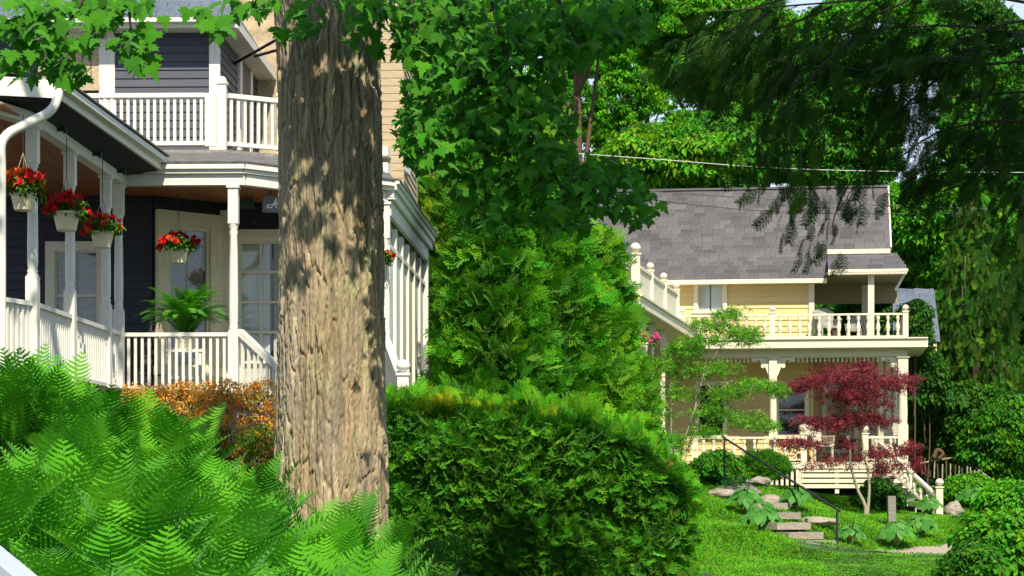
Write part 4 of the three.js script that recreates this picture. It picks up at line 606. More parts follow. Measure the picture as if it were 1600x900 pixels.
// ------------------------------------------------------------------ the big maple
const mapleMat = [leafMat(0.045, 0.2, 0.014, 0.42, 0.88), leafMat(0.035, 0.16, 0.016, 0.42, 0.85), leafMat(0.06, 0.24, 0.015, 0.45, 0.88)];
{
  const c0 = V(-1.55, 0.95, -19), g = thing('maple_tree', 'big old maple with furrowed grey bark standing between the ferns and the hedge', 'tree', c0);
  // trunk: a relief of long plates and furrows, with lichen
  const nA = 420, nY = 520, y0 = -0.3, y1 = 6.6, cellsU = 46, pos = [], col = [], idx = [], uv = [];
  const hash = (i, j) => { let h = Math.imul(i * 374761393 + j * 668265263, 1274126177) >>> 0; h ^= h >>> 13; h = Math.imul(h, 1103515245) >>> 0; return [(h & 1023) / 1023, ((h >>> 10) & 1023) / 1023, ((h >>> 20) & 1023) / 1023]; };
  const worley = (u, v, cu) => { let f1 = 9, f2 = 9, id = 0; const iu = Math.floor(u), iv = Math.floor(v); for (let a = -1; a < 2; a++) for (let b = -1; b < 2; b++) { const ci = iu + a, cj = iv + b, [hx, hy, hz] = hash(((ci % cu) + cu) % cu, cj + 500), d = Math.hypot(ci + 0.1 + 0.8 * hx - u, cj + 0.1 + 0.8 * hy - v); if (d < f1) { f2 = f1; f1 = d; id = hz; } else if (d < f2) f2 = d; } return [f1, f2 - f1, id]; };
  for (let j = 0; j <= nY; j++) {
    const y = y0 + (y1 - y0) * j / nY, flare = 0.12 * Math.exp(-Math.max(0, y) / 0.3) + 0.025 * Math.exp(-((y - 1.1) ** 2) / 1.5) + 0.05 * sstep(4.0, 6.2, y), cx = 0.02 * Math.sin(y * 0.8), cz = 0.02 * Math.sin(y * 0.6 + 1);
    for (let i = 0; i <= nA; i++) {
      const a = (i % nA) / nA * 6.28318, ca = Math.cos(a), sa = Math.sin(a), w1 = n3(ca * 1.6, y * 0.9, sa * 1.6), w2 = n3(ca * 5, y * 2.6, sa * 5);
      const root = 0.04 * Math.exp(-Math.max(0, y) / 0.5) * Math.sin(a * 5 + 1), r0 = 0.432 + flare + root + 0.014 * n3(ca * 1.2 + 4, y * 0.5, sa * 1.2);
      const u = (i % nA) / nA * cellsU + 0.5 * w1 + 0.22 * w2, v = y / 0.6 + 0.5 * n3(ca * 2 + 7, y * 1.1, sa * 2), [, e1, id] = worley(u, v, cellsU), u2 = u * 2, [, e2, id2] = worley(u2, y / 0.3 + 3 + 0.5 * w2, cellsU * 2);
      const plate = sstep(0.03, 0.16, e1), fine = sstep(0.03, 0.2, e2), lift = (id - 0.4) * 0.02, rough = n3(ca * 14, y * 9, sa * 14) * 0.004 + n3(ca * 30, y * 16, sa * 30) * 0.004 + n3(ca * 60, y * 40, sa * 60) * 0.002;
      const r = r0 - 0.03 + plate * (0.022 + lift * 1.1) + fine * 0.01 * (0.5 + id2) + rough;
      pos.push(cx + ca * r, y, cz + sa * r); uv.push(y * 0.45, (i / nA) * 5);
      const lich = sstep(0.05, 0.4, n3(ca * 2.2 + 3, y * 0.9 + 5, sa * 2.2)) * sstep(0.05, 0.4, n3(ca * 9, y * 4, sa * 9)), tone = 0.68 + 0.6 * id + 0.18 * n3(ca * 3, y * 0.7, sa * 3) + 0.12 * id2, warm = 0.5 + 0.5 * n3(ca * 2 - 3, y * 0.8 + 2, sa * 2);
      const br = [(0.39 + 0.06 * warm) * tone, (0.345 + 0.015 * warm) * tone, (0.285 - 0.06 * warm) * tone], li = [0.52, 0.55, 0.32];
      for (let k = 0; k < 3; k++) col.push(br[k] * (1 - lich * 0.75) + li[k] * lich * 0.75);
    }
  }
  const w = nA + 1; for (let j = 0; j < nY; j++) for (let i = 0; i < nA; i++) { const a = j * w + i; idx.push(a, a + w, a + 1, a + 1, a + w, a + w + 1); }
  const tg = new THREE.BufferGeometry(); tg.setAttribute('position', new THREE.Float32BufferAttribute(pos, 3)); tg.setAttribute('uv', new THREE.Float32BufferAttribute(uv, 2)); tg.setAttribute('color', new THREE.Float32BufferAttribute(col, 3)); tg.setIndex(idx); tg.computeVertexNormals();
  put(g, 'trunk', tg, std(1, 1, 1, 0.95, { vertexColors: true, map: grainTex }), c0.clone());
  const bark = std(0.2, 0.155, 0.11, 0.95, { map: grainTex });
  // limbs: thick ones above the picture, thin ones that hang into it
  const top = V(-1.53, 7.3, -19);
  const limbs = [[[0, -0.6, 0], [-1.6, 1.4, 1.2], [-3.6, 2.2, 2.0], [-5.2, 1.7, 2.6]], [[0, -0.5, 0], [1.6, 1.2, 0.8], [3.4, 1.2, 1.0], [4.8, 0.2, 0.9]], [[0, -0.3, 0], [0.8, 1.6, 1.4], [1.6, 2.2, 3.2], [2.4, 2.0, 5]], [[0, -0.3, 0], [-0.3, 2.6, -0.8], [0.5, 5, -1.2], [0.6, 7, -0.6]], [[0, -0.4, 0], [-1.0, 2, 0.2], [-2.2, 4.2, 0.5], [-2.8, 5.8, 0.2]], [[0, -0.3, 0], [1.4, 2.4, -0.6], [2.6, 4.2, -0.6], [3.6, 5.2, -0.2]]].map(l => l.map(([x, y, z]) => top.clone().add(V(x, y, z))));
  limbs.forEach((l, i) => tube(g, 'limb', bark, l, i < 2 ? 0.2 : 0.24, 0.05, 10, 20));
  const hang = [[[690, -40], [735, 60], [765, 150], [782, 210]], [[760, -30], [800, 120], [850, 240], [930, 290], [1010, 340]], [[780, 140], [760, 250], [770, 330]], [[860, -40], [900, 60], [960, 100]], [[150, -40], [110, 30], [60, 70], [20, 100]], [[200, -30], [205, 50], [215, 85]], [[640, -30], [650, 60], [655, 110]], [[420, -30], [385, 20], [340, 45]], [[850, 240], [890, 320], [905, 360]]].map(l => l.map(([x, y], i) => at(x, y, 17.6 + 0.25 * Math.sin(x + i))));
  hang.forEach(l => tube(g, 'branch', std(0.05, 0.038, 0.028, 0.95), l, 0.018, 0.005, 6, 16));
  // leaves in view: [px, py, rx, ry, count, depth, as single parts?]
  const leaf = (p, s) => ({ p, q: (() => { const yaw = rr(-1.2, 1.2), pitch = -rr(0.1, 1.15), roll = rr(-0.7, 0.7); return new THREE.Quaternion().setFromEuler(new THREE.Euler(pitch, yaw, roll, 'YXZ')); })(), s, t: tint(0.22, 0.12) });
  const own = [[40, 30, 62, 42, 46, 17.2], [110, 35, 60, 40, 44, 17.0], [55, 95, 60, 30, 36, 17.3], [115, 108, 30, 26, 16, 17.0], [200, 30, 55, 38, 34, 17.4], [222, 82, 24, 24, 14, 17.2], [170, 8, 70, 16, 22, 17.6], [345, 14, 50, 18, 20, 17.3], [330, 42, 26, 12, 8, 17.1], [470, 28, 44, 38, 26, 18.1], [580, 40, 44, 44, 30, 18.0]];
  let nOwn = 0;
  for (const [px, py, rx, ry, n, Z] of own) for (let i = 0; i < n && nOwn < 300; i++, nOwn++) { const a = R() * 6.283, q = Math.sqrt(R()), it = leaf(at(px + Math.cos(a) * q * rx, py + Math.sin(a) * q * ry, Z + gauss() * 0.3), rr(0.11, 0.165)), m = put(g, 'leaf', mapleLeaf[nOwn % 3], pick(mapleMat), it.p); m.quaternion.copy(it.q); m.scale.setScalar(it.s); }
  const mass = [], add = (px, py, rx, ry, n, Z, dz = 0.6) => { for (let i = 0; i < n * 0.78; i++) { const a = R() * 6.283, q = Math.sqrt(R()); mass.push(leaf(at(px + Math.cos(a) * q * rx, py + Math.sin(a) * q * ry, Z + gauss() * dz), rr(0.06, 0.135))); } };
  add(690, 60, 75, 75, 420, 17.8); add(760, 40, 90, 70, 420, 17.9); add(720, 160, 95, 70, 520, 17.8); add(760, 250, 70, 75, 420, 17.7); add(760, 330, 40, 30, 90, 17.6); add(660, 205, 45, 50, 170, 17.7); add(680, 255, 30, 24, 60, 17.7); add(820, 120, 60, 90, 300, 17.9); add(850, 200, 50, 70, 240, 17.8); add(880, 50, 80, 55, 330, 18.0); add(960, 35, 60, 40, 200, 18.1); add(880, 280, 70, 50, 230, 17.8); add(950, 290, 60, 45, 170, 17.7); add(1000, 320, 30, 28, 60, 17.7); add(890, 340, 40, 30, 80, 17.6); add(820, 320, 40, 30, 60, 17.8); add(640, 30, 30, 40, 80, 18.2); add(610, 5, 80, 14, 90, 17.9); add(400, 8, 40, 10, 30, 17.6); add(120, 2, 130, 14, 90, 17.5); add(30, 60, 40, 40, 40, 17.6);
  // crown above the picture, unseen clumps, most placed to shade hanging leaves and trunk
  const clump = (x0, x1, ya, yb, z0, z1, n, per) => { for (let k = 0; k < n; k++) { const ctr = V(rr(x0, x1), rr(ya, yb), -rr(z0, z1)); for (let i = 0; i < per; i++) { const a = R() * 6.283, q = Math.sqrt(R()) * 0.75; mass.push(leaf(ctr.clone().add(V(Math.cos(a) * q, gauss() * 0.25 - q * q * 0.3, Math.sin(a) * q)), rr(0.11, 0.17))); } } };
  clump(0.9, 2.4, 7.0, 10.2, 12.4, 16.2, 24, 80); clump(-1.2, 0.1, 7.0, 8.2, 15.8, 17.2, 9, 60); clump(-4.5, 2.5, 10.8, 13.5, 17, 22, 24, 60);
  mapleMat.forEach((m, k) => scatter(g, 'crown_foliage', [mapleLeaf[k]], m, mass.filter((_, i) => i % 3 === k)));
}

// ------------------------------------------------------------------ ferns on the bank
{
  const zones = [[-60, 120, 20.2, 22.6, 12, 'ostrich fern close under the railing of the blue porch', 0.98], [60, 290, 18.6, 21.4, 13, 'ostrich fern on the upper bank below the blue porch corner', 0.88], [280, 420, 17.0, 19.4, 10, 'ostrich fern on the bank before the browned hedge', 0.72], [-40, 220, 13.2, 17.6, 14, 'large ostrich fern amid the bank above the white handrail', 0.9], [200, 440, 13.4, 16.6, 14, 'bright ostrich fern on the open middle of the bank', 0.85], [430, 600, 13.6, 16.6, 12, 'ostrich fern crowding the foot of the maple trunk', 0.68], [0, 330, 10.4, 12.8, 12, 'ostrich fern low on the bank beside the white handrail', 0.85], [330, 640, 10.6, 13.0, 12, 'ostrich fern at the lower bank edge before the maple', 0.75], [580, 690, 12.6, 15.4, 6, 'ostrich fern below the clipped cedar hedge', 0.62]];
  const nth = ['first', 'second', 'third', 'fourth', 'fifth', 'sixth', 'seventh', 'eighth', 'ninth', 'tenth', 'eleventh', 'twelfth', 'thirteenth', 'fourteenth', 'fifteenth', 'sixteenth', 'seventeenth', 'eighteenth'];
  for (const [a, b, z0, z1, n, where, size] of zones) for (let i = 0; i < n; i++) { const label = `${nth[i]} from the left, ${where}`;
    const px = a + (b - a) * ((i + R()) / n), Z = z0 + (z1 - z0) * ((i * 0.618) % 1), p = ground(at(px, 800, Z)); const g = thing('fern', label, 'fern', p, 'ostrich ferns on the bank'), k = 7 + Math.floor(R() * 3), t0 = R() * 6.28;
    for (let j = 0; j < k; j++) { const m = put(g, 'frond', pick(bankFrond), pick(fernMat), p.clone().add(V(0, 0.02, 0))); const fs = size * rr(0.85, 1.3); m.scale.set(fs * rr(0.85, 1.15), fs, fs); m.rotation.set(rr(-0.1, 0.14), t0 + j / k * 6.283 + rr(-0.25, 0.25), rr(-0.12, 0.12), 'YXZ'); }
  }
  { const g = thing('dead_fern', 'old brown fern fronds lying among the green ones on the bank', 'fern', ground(at(250, 800, 15))), dm = leafMat(0.3, 0.17, 0.06, 0.2); for (let i = 0; i < 26; i++) { const p = ground(at(rr(20, 560), 800, rr(11.5, 19))), m = put(g, 'frond', pick(bankFrond), dm, p.add(V(0, 0.25, 0))); m.scale.setScalar(rr(0.5, 0.8)); m.rotation.set(rr(0.5, 1.2), R() * 6.28, rr(-0.4, 0.4), 'YXZ'); } }
  // undergrowth between the fern stools
  const it = []; for (let i = 0; i < 2400; i++) { const p = ground(at(rr(-80, 720), 800, rr(10, 23))); if (p.x > 0.2) continue; it.push({ p: p.add(V(0, rr(0.02, 0.3), 0)), e: [rr(-0.6, 0.6), R() * 6.28, rr(-0.6, 0.6)], s: rr(0.14, 0.3), t: tint(0.3) }); }
  const ug = thing('undergrowth', 'low green undergrowth between the bank ferns', 'undergrowth', V(-2.5, 1, -16)); ug.userData.kind = 'stuff'; scatter(ug, 'foliage', fineSpray, leafMat(0.03, 0.13, 0.012, 0.35), it);
}

// ------------------------------------------------------------------ hedges and cedars
const cedarMat = [leafMat(0.07, 0.26, 0.018, 0.35), leafMat(0.11, 0.33, 0.02, 0.38), leafMat(0.05, 0.2, 0.018, 0.32)];
{
  const g = thing('cedar_hedge', 'tall clipped cedar hedge beside the maple trunk', 'hedge', V(0.35, 0.4, -24.5)), items = [[], [], []], x0 = -1.45, x1 = 1.8, zF = -23.6, zBk = -25.4;
  const topY = x => 2.44 + 0.06 * n2(x * 1.6, 3) + 0.03 * n2(x * 5, 7) - 0.3 * sstep(0, 1.6, x) - 0.42 * Math.pow(sstep(1.15, 1.85, x), 1.4);
  const spr = (p, n) => { const d = n.clone().multiplyScalar(0.5).add(V(gauss() * 0.4, (n.y > 0.5 ? 0 : -0.35) + rr(-0.5, 0.6), gauss() * 0.3)).normalize(); items[Math.floor(R() * 3)].push({ p, q: grow(d, R() * 6.28), s: rr(0.13, 0.25), t: tint(0.28, 0.18) }); };
  for (let i = 0; i < 21000; i++) { const x = rr(x0, x1), ty = topY(x), y = rr(0.25, ty), lump = 0.15 * n3(x * 1.3, y * 1.1, 2) + 0.07 * n3(x * 3.4, y * 2.6, 5); spr(V(x, y, zF + lump - Math.pow(R(), 2.2) * 0.4 + 0.05), V(0, 0.15, 1)); }
  for (let i = 0; i < 9000; i++) { const x = rr(x0, x1), z = rr(zBk, zF - 0.14); spr(V(x, topY(x) - Math.pow(R(), 2) * 0.25 + 0.04 * gauss(), z), V(0, 1, 0.1)); }
  for (let i = 0; i < 8000; i++) { const z = rr(zBk, zF), y = rr(0.2, topY(1.75)); spr(V(x1 - Math.pow(R(), 2) * 0.3 + 0.05 * n3(z * 2, y * 2, 1), y, z), V(1, 0.1, 0)); }
  items.forEach((it, k) => scatter(g, 'foliage', [cedarGeo[k]], cedarMat[[0, 1, 0][k]], it));
  for (let i = 0; i < 16; i++) { const x = x0 + 0.15 + (x1 - x0 - 0.4) * i / 15, z = -24.5 + rr(-0.3, 0.3), y = H(x, 24.5); tube(g, 'stem', M.twig, [V(x, y - 0.1, z), V(x + rr(-0.1, 0.1), 1.3, z), V(x + rr(-0.15, 0.15), 2.2, z)], 0.035, 0.012, 6); }
  const shoots = []; for (let i = 0; i < 260; i++) { const x = rr(x0, x1), z = rr(zBk, zF); shoots.push({ p: V(x, topY(x) + rr(0.02, 0.1), z), q: grow(V(gauss() * 0.35, 1, gauss() * 0.35), R() * 6), s: rr(0.14, 0.3), t: tint(0.25, 0.2) }); } scatter(g, 'shoot_foliage', [cedarGeo[2]], cedarMat[1], shoots);
  const dead = []; for (let i = 0; i < 1800; i++) { const onEnd = R() < 0.6, p = onEnd ? V(x1 - rr(0.02, 0.16), rr(0.2, 1.55), rr(zBk, zF - 0.05)) : V(rr(-0.4, 1.6), rr(0.3, 1.9), zF - rr(0.05, 0.28)); dead.push({ p, q: grow(V(gauss(), rr(-1, 0.4), gauss()).normalize(), R() * 6), s: rr(0.1, 0.2), t: tint(0.4, 0.1) }); }
  scatter(g, 'dead_foliage', [cedarGeo[0]], leafMat(0.2, 0.1, 0.03, 0.15), dead);
  const yel2 = []; for (let i = 0; i < 420; i++) { const x = -0.45 + gauss() * 0.55; yel2.push({ p: V(x, topY(x) + rr(-0.08, 0.05), rr(-24.6, zF)), q: grow(V(gauss() * 0.4, 1, gauss() * 0.4 + 0.3), R() * 6), s: rr(0.1, 0.2), t: tint(0.2, 0.1) }); }  // hedge top tips coloured yellow to stand for sunlight on them
  scatter(g, 'sunlit_tip_foliage', [cedarGeo[1]], leafMat(0.36, 0.42, 0.03, 0.3), yel2);
}
{
  const g = thing('browned_hedge', 'browned dying hedge of orange leaves below the blue porch stairs', 'hedge', V(-3.2, 1.9, -26.4)), it = [], mat = leafMat(0.62, 0.36, 0.07, 0.3), x0 = -4.6, x1 = -2.2, Z = 26.4;
  for (let i = 0; i < 3200; i++) { const x = rr(x0, x1), top = 1.6 + (770 - 596) * Z / F - 0.06 * (x < -3.9 ? 0.6 : 0) + 0.05 * n2(x * 3, 1), y = rr(1.85, top), gap = n3(x * 3.4, y * 3.4, 8); if (gap > 0.5 && y < top - 0.25) continue; it.push({ p: V(x, y, -Z + rr(-0.35, 0.35)), e: [rr(-1.2, 1.2), R() * 6.28, rr(-1, 1)], s: rr(0.08, 0.15), t: tint(0.45, 0.25) }); }
  scatter(g, 'foliage', fineSpray, mat, it); const gr = []; for (let i = 0; i < 500; i++) { const x = rr(x0, x1); gr.push({ p: V(x, rr(1.8, 2.35), -Z + rr(0.1, 0.45)), e: [rr(-1, 1), R() * 6.28, rr(-1, 1)], s: rr(0.1, 0.18), t: tint(0.3, 0.2) }); } scatter(g, 'green_foliage', fineSpray.slice(0, 1), leafMat(0.07, 0.17, 0.02), gr);
  for (let i = 0; i < 26; i++) { const x = rr(x0 + 0.1, x1 - 0.1), z = -Z + rr(-0.25, 0.25); tube(g, 'stem', M.twig, [V(x, 1.7, z), V(x + rr(-0.1, 0.1), 2.3, z), V(x + rr(-0.25, 0.25), 2.8, z + rr(-0.1, 0.1))], 0.016, 0.005, 5); }
}
// a feathery cedar: boughs spiral round the trunk, each ending in upturned sprays
function cedarTree(name, label, p, h, rad, n, mats, base = 0.04, lean = 0, sprayS = 0.33) {
  const g = thing(name, label, 'tree', p, 'cedars between the two houses'); tube(g, 'trunk', M.wood, [p.clone(), p.clone().add(V(lean * 0.4, h * 0.5, 0)), p.clone().add(V(lean, h * 0.97, 0))], 0.02 * h + 0.03, 0.02, 9);
  const lists = mats.map(() => []);
  for (let i = 0; i < n; i++) {
    const t = base + (1 - base) * Math.pow(R(), 1.15), y = t * h, r = rad * Math.pow(1 - t, 0.7) * (0.6 + 0.75 * R()) + 0.1, a = i * 2.399 + gauss() * 0.3, out = V(Math.cos(a), 0, Math.sin(a)), c = p.clone().add(V(lean * t, y, 0)).addScaledVector(out, r), k = 30 + Math.floor(R() * 14), mk = Math.floor(R() * mats.length), bough = rr(0.8, 1.25);
    if (i % 9 === 0) tube(g, 'bough', M.twig, [p.clone().add(V(lean * t, y + 0.05, 0)), c.clone().lerp(p.clone().add(V(0, y, 0)), 0.3), c.clone().add(V(0, 0.05, 0))], 0.025, 0.006, 5, 6);
    for (let j = 0; j < k; j++) { const b = -0.1 - R() * 0.55, sd = gauss() * 0.32, q = c.clone().addScaledVector(out, b * bough + 0.1).add(V(-out.z * sd, -0.12 + b * 0.12 + gauss() * 0.1, out.x * sd)); lists[mk].push({ p: q, q: grow(out.clone().multiplyScalar(0.75).add(V(-out.z * sd * 1.3 + gauss() * 0.3, rr(-0.35, 0.75), out.x * sd * 1.3 + gauss() * 0.3)), R() * 6.28), s: sprayS * rr(0.7, 1.3), t: tint(0.25, 0.2) }); }
  }
  lists.forEach((l, k) => scatter(g, 'crown_foliage', [cedarGeo[k % 3]], mats[k], l)); return g;
}
const limeCedar = [leafMat(0.13, 0.3, 0.02, 0.35), leafMat(0.19, 0.34, 0.025, 0.35), leafMat(0.08, 0.24, 0.02, 0.32)];
cedarTree('cedar_tree', 'feathery cedar against the side wall of the blue house', ground(at(778, 620, 34)), 5.3, 0.88, 320, cedarMat, 0.02, -0.1);
cedarTree('cedar_tree', 'broad bright green cedar in the gap between the two houses', ground(at(825, 620, 35)), 5.3, 1.45, 440, [cedarMat[0], cedarMat[1], limeCedar[2]], 0.02, 0.1);
cedarTree('cedar_tree', 'light green cedar before the left deck of the yellow house', ground(at(915, 620, 37)), 4.5, 1.05, 290, [cedarMat[1], limeCedar[2], cedarMat[0]], 0.02, 0.0);
cedarTree('cedar_tree', 'tall yellow green cedar behind the broad one', ground(at(790, 560, 46)), 8.0, 1.9, 420, limeCedar, 0.05, 0.2, 0.36);
cedarTree('cedar_tree', 'yellow green cedar just behind the corner of the blue house', ground(at(690, 560, 43)), 6.4, 1.3, 260, limeCedar, 0.05, 0.0, 0.34);

// ------------------------------------------------------------------ dark hemlock reaching in from the right
{
  const p = ground(V(7.2, 0, -15.5)), g = thing('hemlock_tree', 'dark hemlock whose drooping boughs hang across the upper right', 'tree', p), mats = [leafMat(0.016, 0.055, 0.014, 0.2), leafMat(0.03, 0.09, 0.015, 0.3)], lists = [[], []];
  tube(g, 'trunk', M.wood, [p.clone(), p.clone().add(V(0, 6, 0)), p.clone().add(V(0.1, 15, 0))], 0.34, 0.06, 12);
  const twigMat = std(0.035, 0.028, 0.02, 0.95);
  const bough = (pts, wid, n) => { const c = new THREE.CatmullRomCurve3(pts); tube(g, 'bough', twigMat, pts, 0.011, 0.004, 6, 14); for (let i = 0; i < n * 1.45; i++) { const t = Math.pow(R(), 0.8), q = c.getPointAt(t), d = c.getTangentAt(t), sd = V(d.z, 0, -d.x).normalize().multiplyScalar(gauss() * wid * (1 - 0.4 * t)), s = rr(0.08, 0.19); q.add(sd).add(V(0, -Math.abs(gauss()) * wid * 0.8, gauss() * 0.12)); lists[i % 2].push({ p: q, q: grow(d.clone().multiplyScalar(0.6).add(sd.clone().multiplyScalar(0.8 / (wid + 0.01))).add(V(0, -rr(-0.2, 0.9), 0)), gauss() * 0.9), s, t: tint(0.3, 0.2) }); } };
  const Z = 14.5, seen = [[[1640, 60], [1480, 40], [1320, 55], [1180, 110]], [[1640, 140], [1520, 150], [1430, 160], [1360, 190]], [[1640, 10], [1500, -10], [1350, 0], [1220, 10], [1090, 20]], [[1560, 60], [1430, 110], [1330, 150], [1260, 240], [1250, 330]], [[1480, 110], [1400, 180], [1350, 250], [1310, 320], [1300, 355]], [[1330, 60], [1270, 120], [1240, 200], [1230, 290]], [[1640, 200], [1560, 230], [1520, 280], [1470, 300]], [[1640, 120], [1570, 180], [1540, 240]], [[1200, 20], [1140, 60], [1090, 80], [1060, 100]], [[1240, 100], [1200, 160], [1190, 230]], [[1420, 30], [1390, 90], [1380, 150]], [[1620, 320], [1590, 400], [1585, 470]], [[1640, 250], [1600, 290], [1570, 350]], [[1300, 10], [1230, 40], [1180, 60], [1120, 130]], [[1640, 90], [1540, 100], [1440, 90], [1360, 110], [1290, 100]], [[1640, 190], [1540, 190], [1460, 210], [1400, 250]], [[1250, -10], [1160, 20], [1080, 60], [1040, 70]], [[1640, 30], [1560, 40], [1480, 80], [1420, 130]], [[1640, 260], [1550, 250], [1490, 250], [1430, 270]], [[1420, 0], [1330, 40], [1260, 70], [1200, 100]]];
  seen.forEach((l, k) => bough(l.map(([x, y], i) => at(x, y, Z + 0.5 * Math.sin(k * 2.1) + 0.15 * i)), 0.26, [100, 80, 100, 60, 48, 50, 40, 40, 55, 45, 50, 45, 45, 65, 110, 90, 80, 90, 80, 90][k]));
  for (let k = 0; k < 90; k++) { const y = rr(6.4, 14), a = rr(0, 6.283), L = rr(1.6, 4.2) * (1.25 - y / 16), b = p.clone().add(V(0, y, 0)); bough([b, b.clone().add(V(Math.cos(a) * L * 0.5, 0.1, Math.sin(a) * L * 0.5)), b.clone().add(V(Math.cos(a) * L, -0.5, Math.sin(a) * L))].map(q => { if (q.y < 6.2 && q.z > -14) q.y = 6.2; return q; }), 0.4, 36); }
  for (let k = 0; k < 20; k++) { const c = V(rr(1.2, 5.2), rr(6.2, 8.6), -rr(10.2, 13.6)); tube(g, 'bough', twigMat, [p.clone().add(V(0, c.y + 0.6, 0)), p.clone().add(V(0, c.y + 0.5, 0)).lerp(c, 0.6), c], 0.04, 0.01, 6, 8); for (let i = 0; i < 110; i++) lists[i % 2].push({ p: c.clone().add(V(gauss() * 0.5, gauss() * 0.12, gauss() * 0.5)), q: grow(V(gauss(), -0.2, gauss()), gauss() * 0.4), s: rr(0.2, 0.42), t: tint(0.3, 0.2) }); }  // added boughs above the view, placed to shade the visible ones
  lists.forEach((l, k) => scatter(g, 'crown_foliage', [hemlockGeo[k]], mats[k], l));
}

// ------------------------------------------------------------------ trees behind the houses
function limbTree(name, label, base, crown, rx, ry, rz, { clumps = 60, per = 60, size = 0.5, mats, geos = spray, group = 'trees behind the houses', clumpR = 0.9, flat = 0.55, limbs = 6, trunkR = 0, bark = M.wood, gap = 0.0, category = 'tree' }) {
  const g = thing(name, label, category, base, group), h = crown.y - base.y, tr = trunkR || 0.018 * (crown.y + ry - base.y) + 0.04;
  tube(g, 'trunk', bark, [base.clone().add(V(0, -0.3, 0)), base.clone().add(V(gauss() * 0.2, h * 0.5, 0)), crown.clone().add(V(0, ry * 0.5, 0))], tr, tr * 0.25, 8);
  const lists = mats.map(() => []), cs = [];
  for (let k = 0; k < clumps; k++) { const a = k * 2.399 + gauss() * 0.3, v = 1 - 2 * (k + 0.5) / clumps, q = Math.sqrt(1 - v * v), d = V(Math.cos(a) * q, v, Math.sin(a) * q), e = 0.55 + 0.45 * Math.sqrt(R()); cs.push(crown.clone().add(V(d.x * rx * e, d.y * ry * e, d.z * rz * e))); }
  for (let k = 0; k < limbs; k++) { const c = cs[Math.floor((k + 0.5) * clumps / limbs)], s = base.clone().lerp(crown, 0.45 + 0.5 * (k / limbs)); tube(g, 'limb', bark, [s, s.clone().lerp(c, 0.5).add(V(0, -0.1 * ry * R(), 0)), c], tr * 0.4, tr * 0.08, 6, 8); }
  for (const c of cs) {
    const R0 = clumpR * rr(0.6, 1.25), mk = Math.floor(R() * mats.length);
    for (let i = 0; i < per; i++) { const a = R() * 6.283, u = rr(-0.5, 1), q = Math.sqrt(1 - u * u) * R0 * rr(0.6, 1.05); lists[mk].push({ p: c.clone().add(V(Math.cos(a) * q, u * R0 * flat - 0.2 * q * q / R0, Math.sin(a) * q)), e: [rr(-0.5, 0.5), R() * 6.283, rr(-0.5, 0.5)], s: size * rr(0.7, 1.3), t: tint(0.28, 0.25) }); }
  }
  lists.forEach((l, k) => scatter(g, 'crown_foliage', [geos[k % geos.length]], mats[k], l)); return g;
}
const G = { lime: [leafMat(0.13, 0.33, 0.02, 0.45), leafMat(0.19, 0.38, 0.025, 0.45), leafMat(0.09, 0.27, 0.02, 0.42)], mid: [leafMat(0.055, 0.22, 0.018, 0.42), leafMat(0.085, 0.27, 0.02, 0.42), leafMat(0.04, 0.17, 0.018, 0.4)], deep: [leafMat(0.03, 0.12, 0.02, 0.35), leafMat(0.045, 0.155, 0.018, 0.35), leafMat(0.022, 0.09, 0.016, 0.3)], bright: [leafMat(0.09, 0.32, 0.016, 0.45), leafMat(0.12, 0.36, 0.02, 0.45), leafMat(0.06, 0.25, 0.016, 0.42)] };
const wood = (px, cy, Z, rx, ry, mats, label, o = {}) => { const c = at(px, cy, Z), b = ground(c.clone()), k = Z / F; return limbTree(o.name || 'broadleaf_tree', label, b, c, rx * k, ry * k, rx * k * 0.8, { clumps: 58, per: 100, size: 0.42, clumpR: Math.max(0.7, 0.3 * Math.min(rx, ry) * k), ...o, mats }); };
wood(660, 90, 66, 120, 130, G.lime, 'yellow green tree rising behind the blue house beyond the maple');
wood(800, 215, 72, 85, 85, G.lime, 'yellow green tree above the cedars between the houses', { clumps: 60 });
wood(900, 5, 84, 140, 70, G.mid, 'green tree crossing the top centre with sky below its crown', { clumps: 60 });
wood(1085, 245, 74, 95, 60, G.mid, 'green tree just above the left end of the yellow house roof', { clumps: 60 });
wood(1040, 245, 66, 95, 45, G.lime, 'low layered yellow green tree above the grey roof ridge', { flat: 0.3, clumps: 40 });
wood(1120, 60, 90, 120, 85, G.bright, 'bright tree behind the dark hemlock boughs above the roof', { clumps: 60 });
wood(935, 150, 100, 105, 75, G.bright, 'bright leafy tree with small sky gaps above the cedars', { clumps: 34, per: 70, clumpR: 0.9 });
wood(1010, 90, 104, 80, 60, G.lime, 'lime green tree crown at the top centre', { clumps: 30, per: 70 });
wood(1190, 200, 86, 70, 80, G.mid, 'green tree behind the middle of the grey roof');
wood(1300, 215, 82, 95, 90, G.mid, 'green tree behind the hemlock tips at the roof end', { clumps: 60 });
wood(1350, 60, 96, 120, 80, G.bright, 'bright green tree high at the upper right behind the hemlock');
wood(1475, 352, 68, 92, 80, G.bright, 'bright green maple beside the right end of the grey roof', { clumps: 84, per: 110 });
wood(1560, 190, 88, 90, 110, G.mid, 'green tree at the right edge under the hemlock', { clumps: 60 });
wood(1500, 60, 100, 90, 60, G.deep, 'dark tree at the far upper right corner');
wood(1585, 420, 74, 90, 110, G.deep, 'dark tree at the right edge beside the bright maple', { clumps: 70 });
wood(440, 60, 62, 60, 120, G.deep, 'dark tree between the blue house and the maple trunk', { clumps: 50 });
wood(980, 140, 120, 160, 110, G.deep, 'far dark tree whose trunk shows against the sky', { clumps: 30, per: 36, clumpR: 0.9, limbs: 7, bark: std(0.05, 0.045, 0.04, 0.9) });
wood(1250, 130, 125, 130, 120, G.deep, 'far dark tree behind the hemlock with sky in its crown', { clumps: 26, per: 40, limbs: 12 });
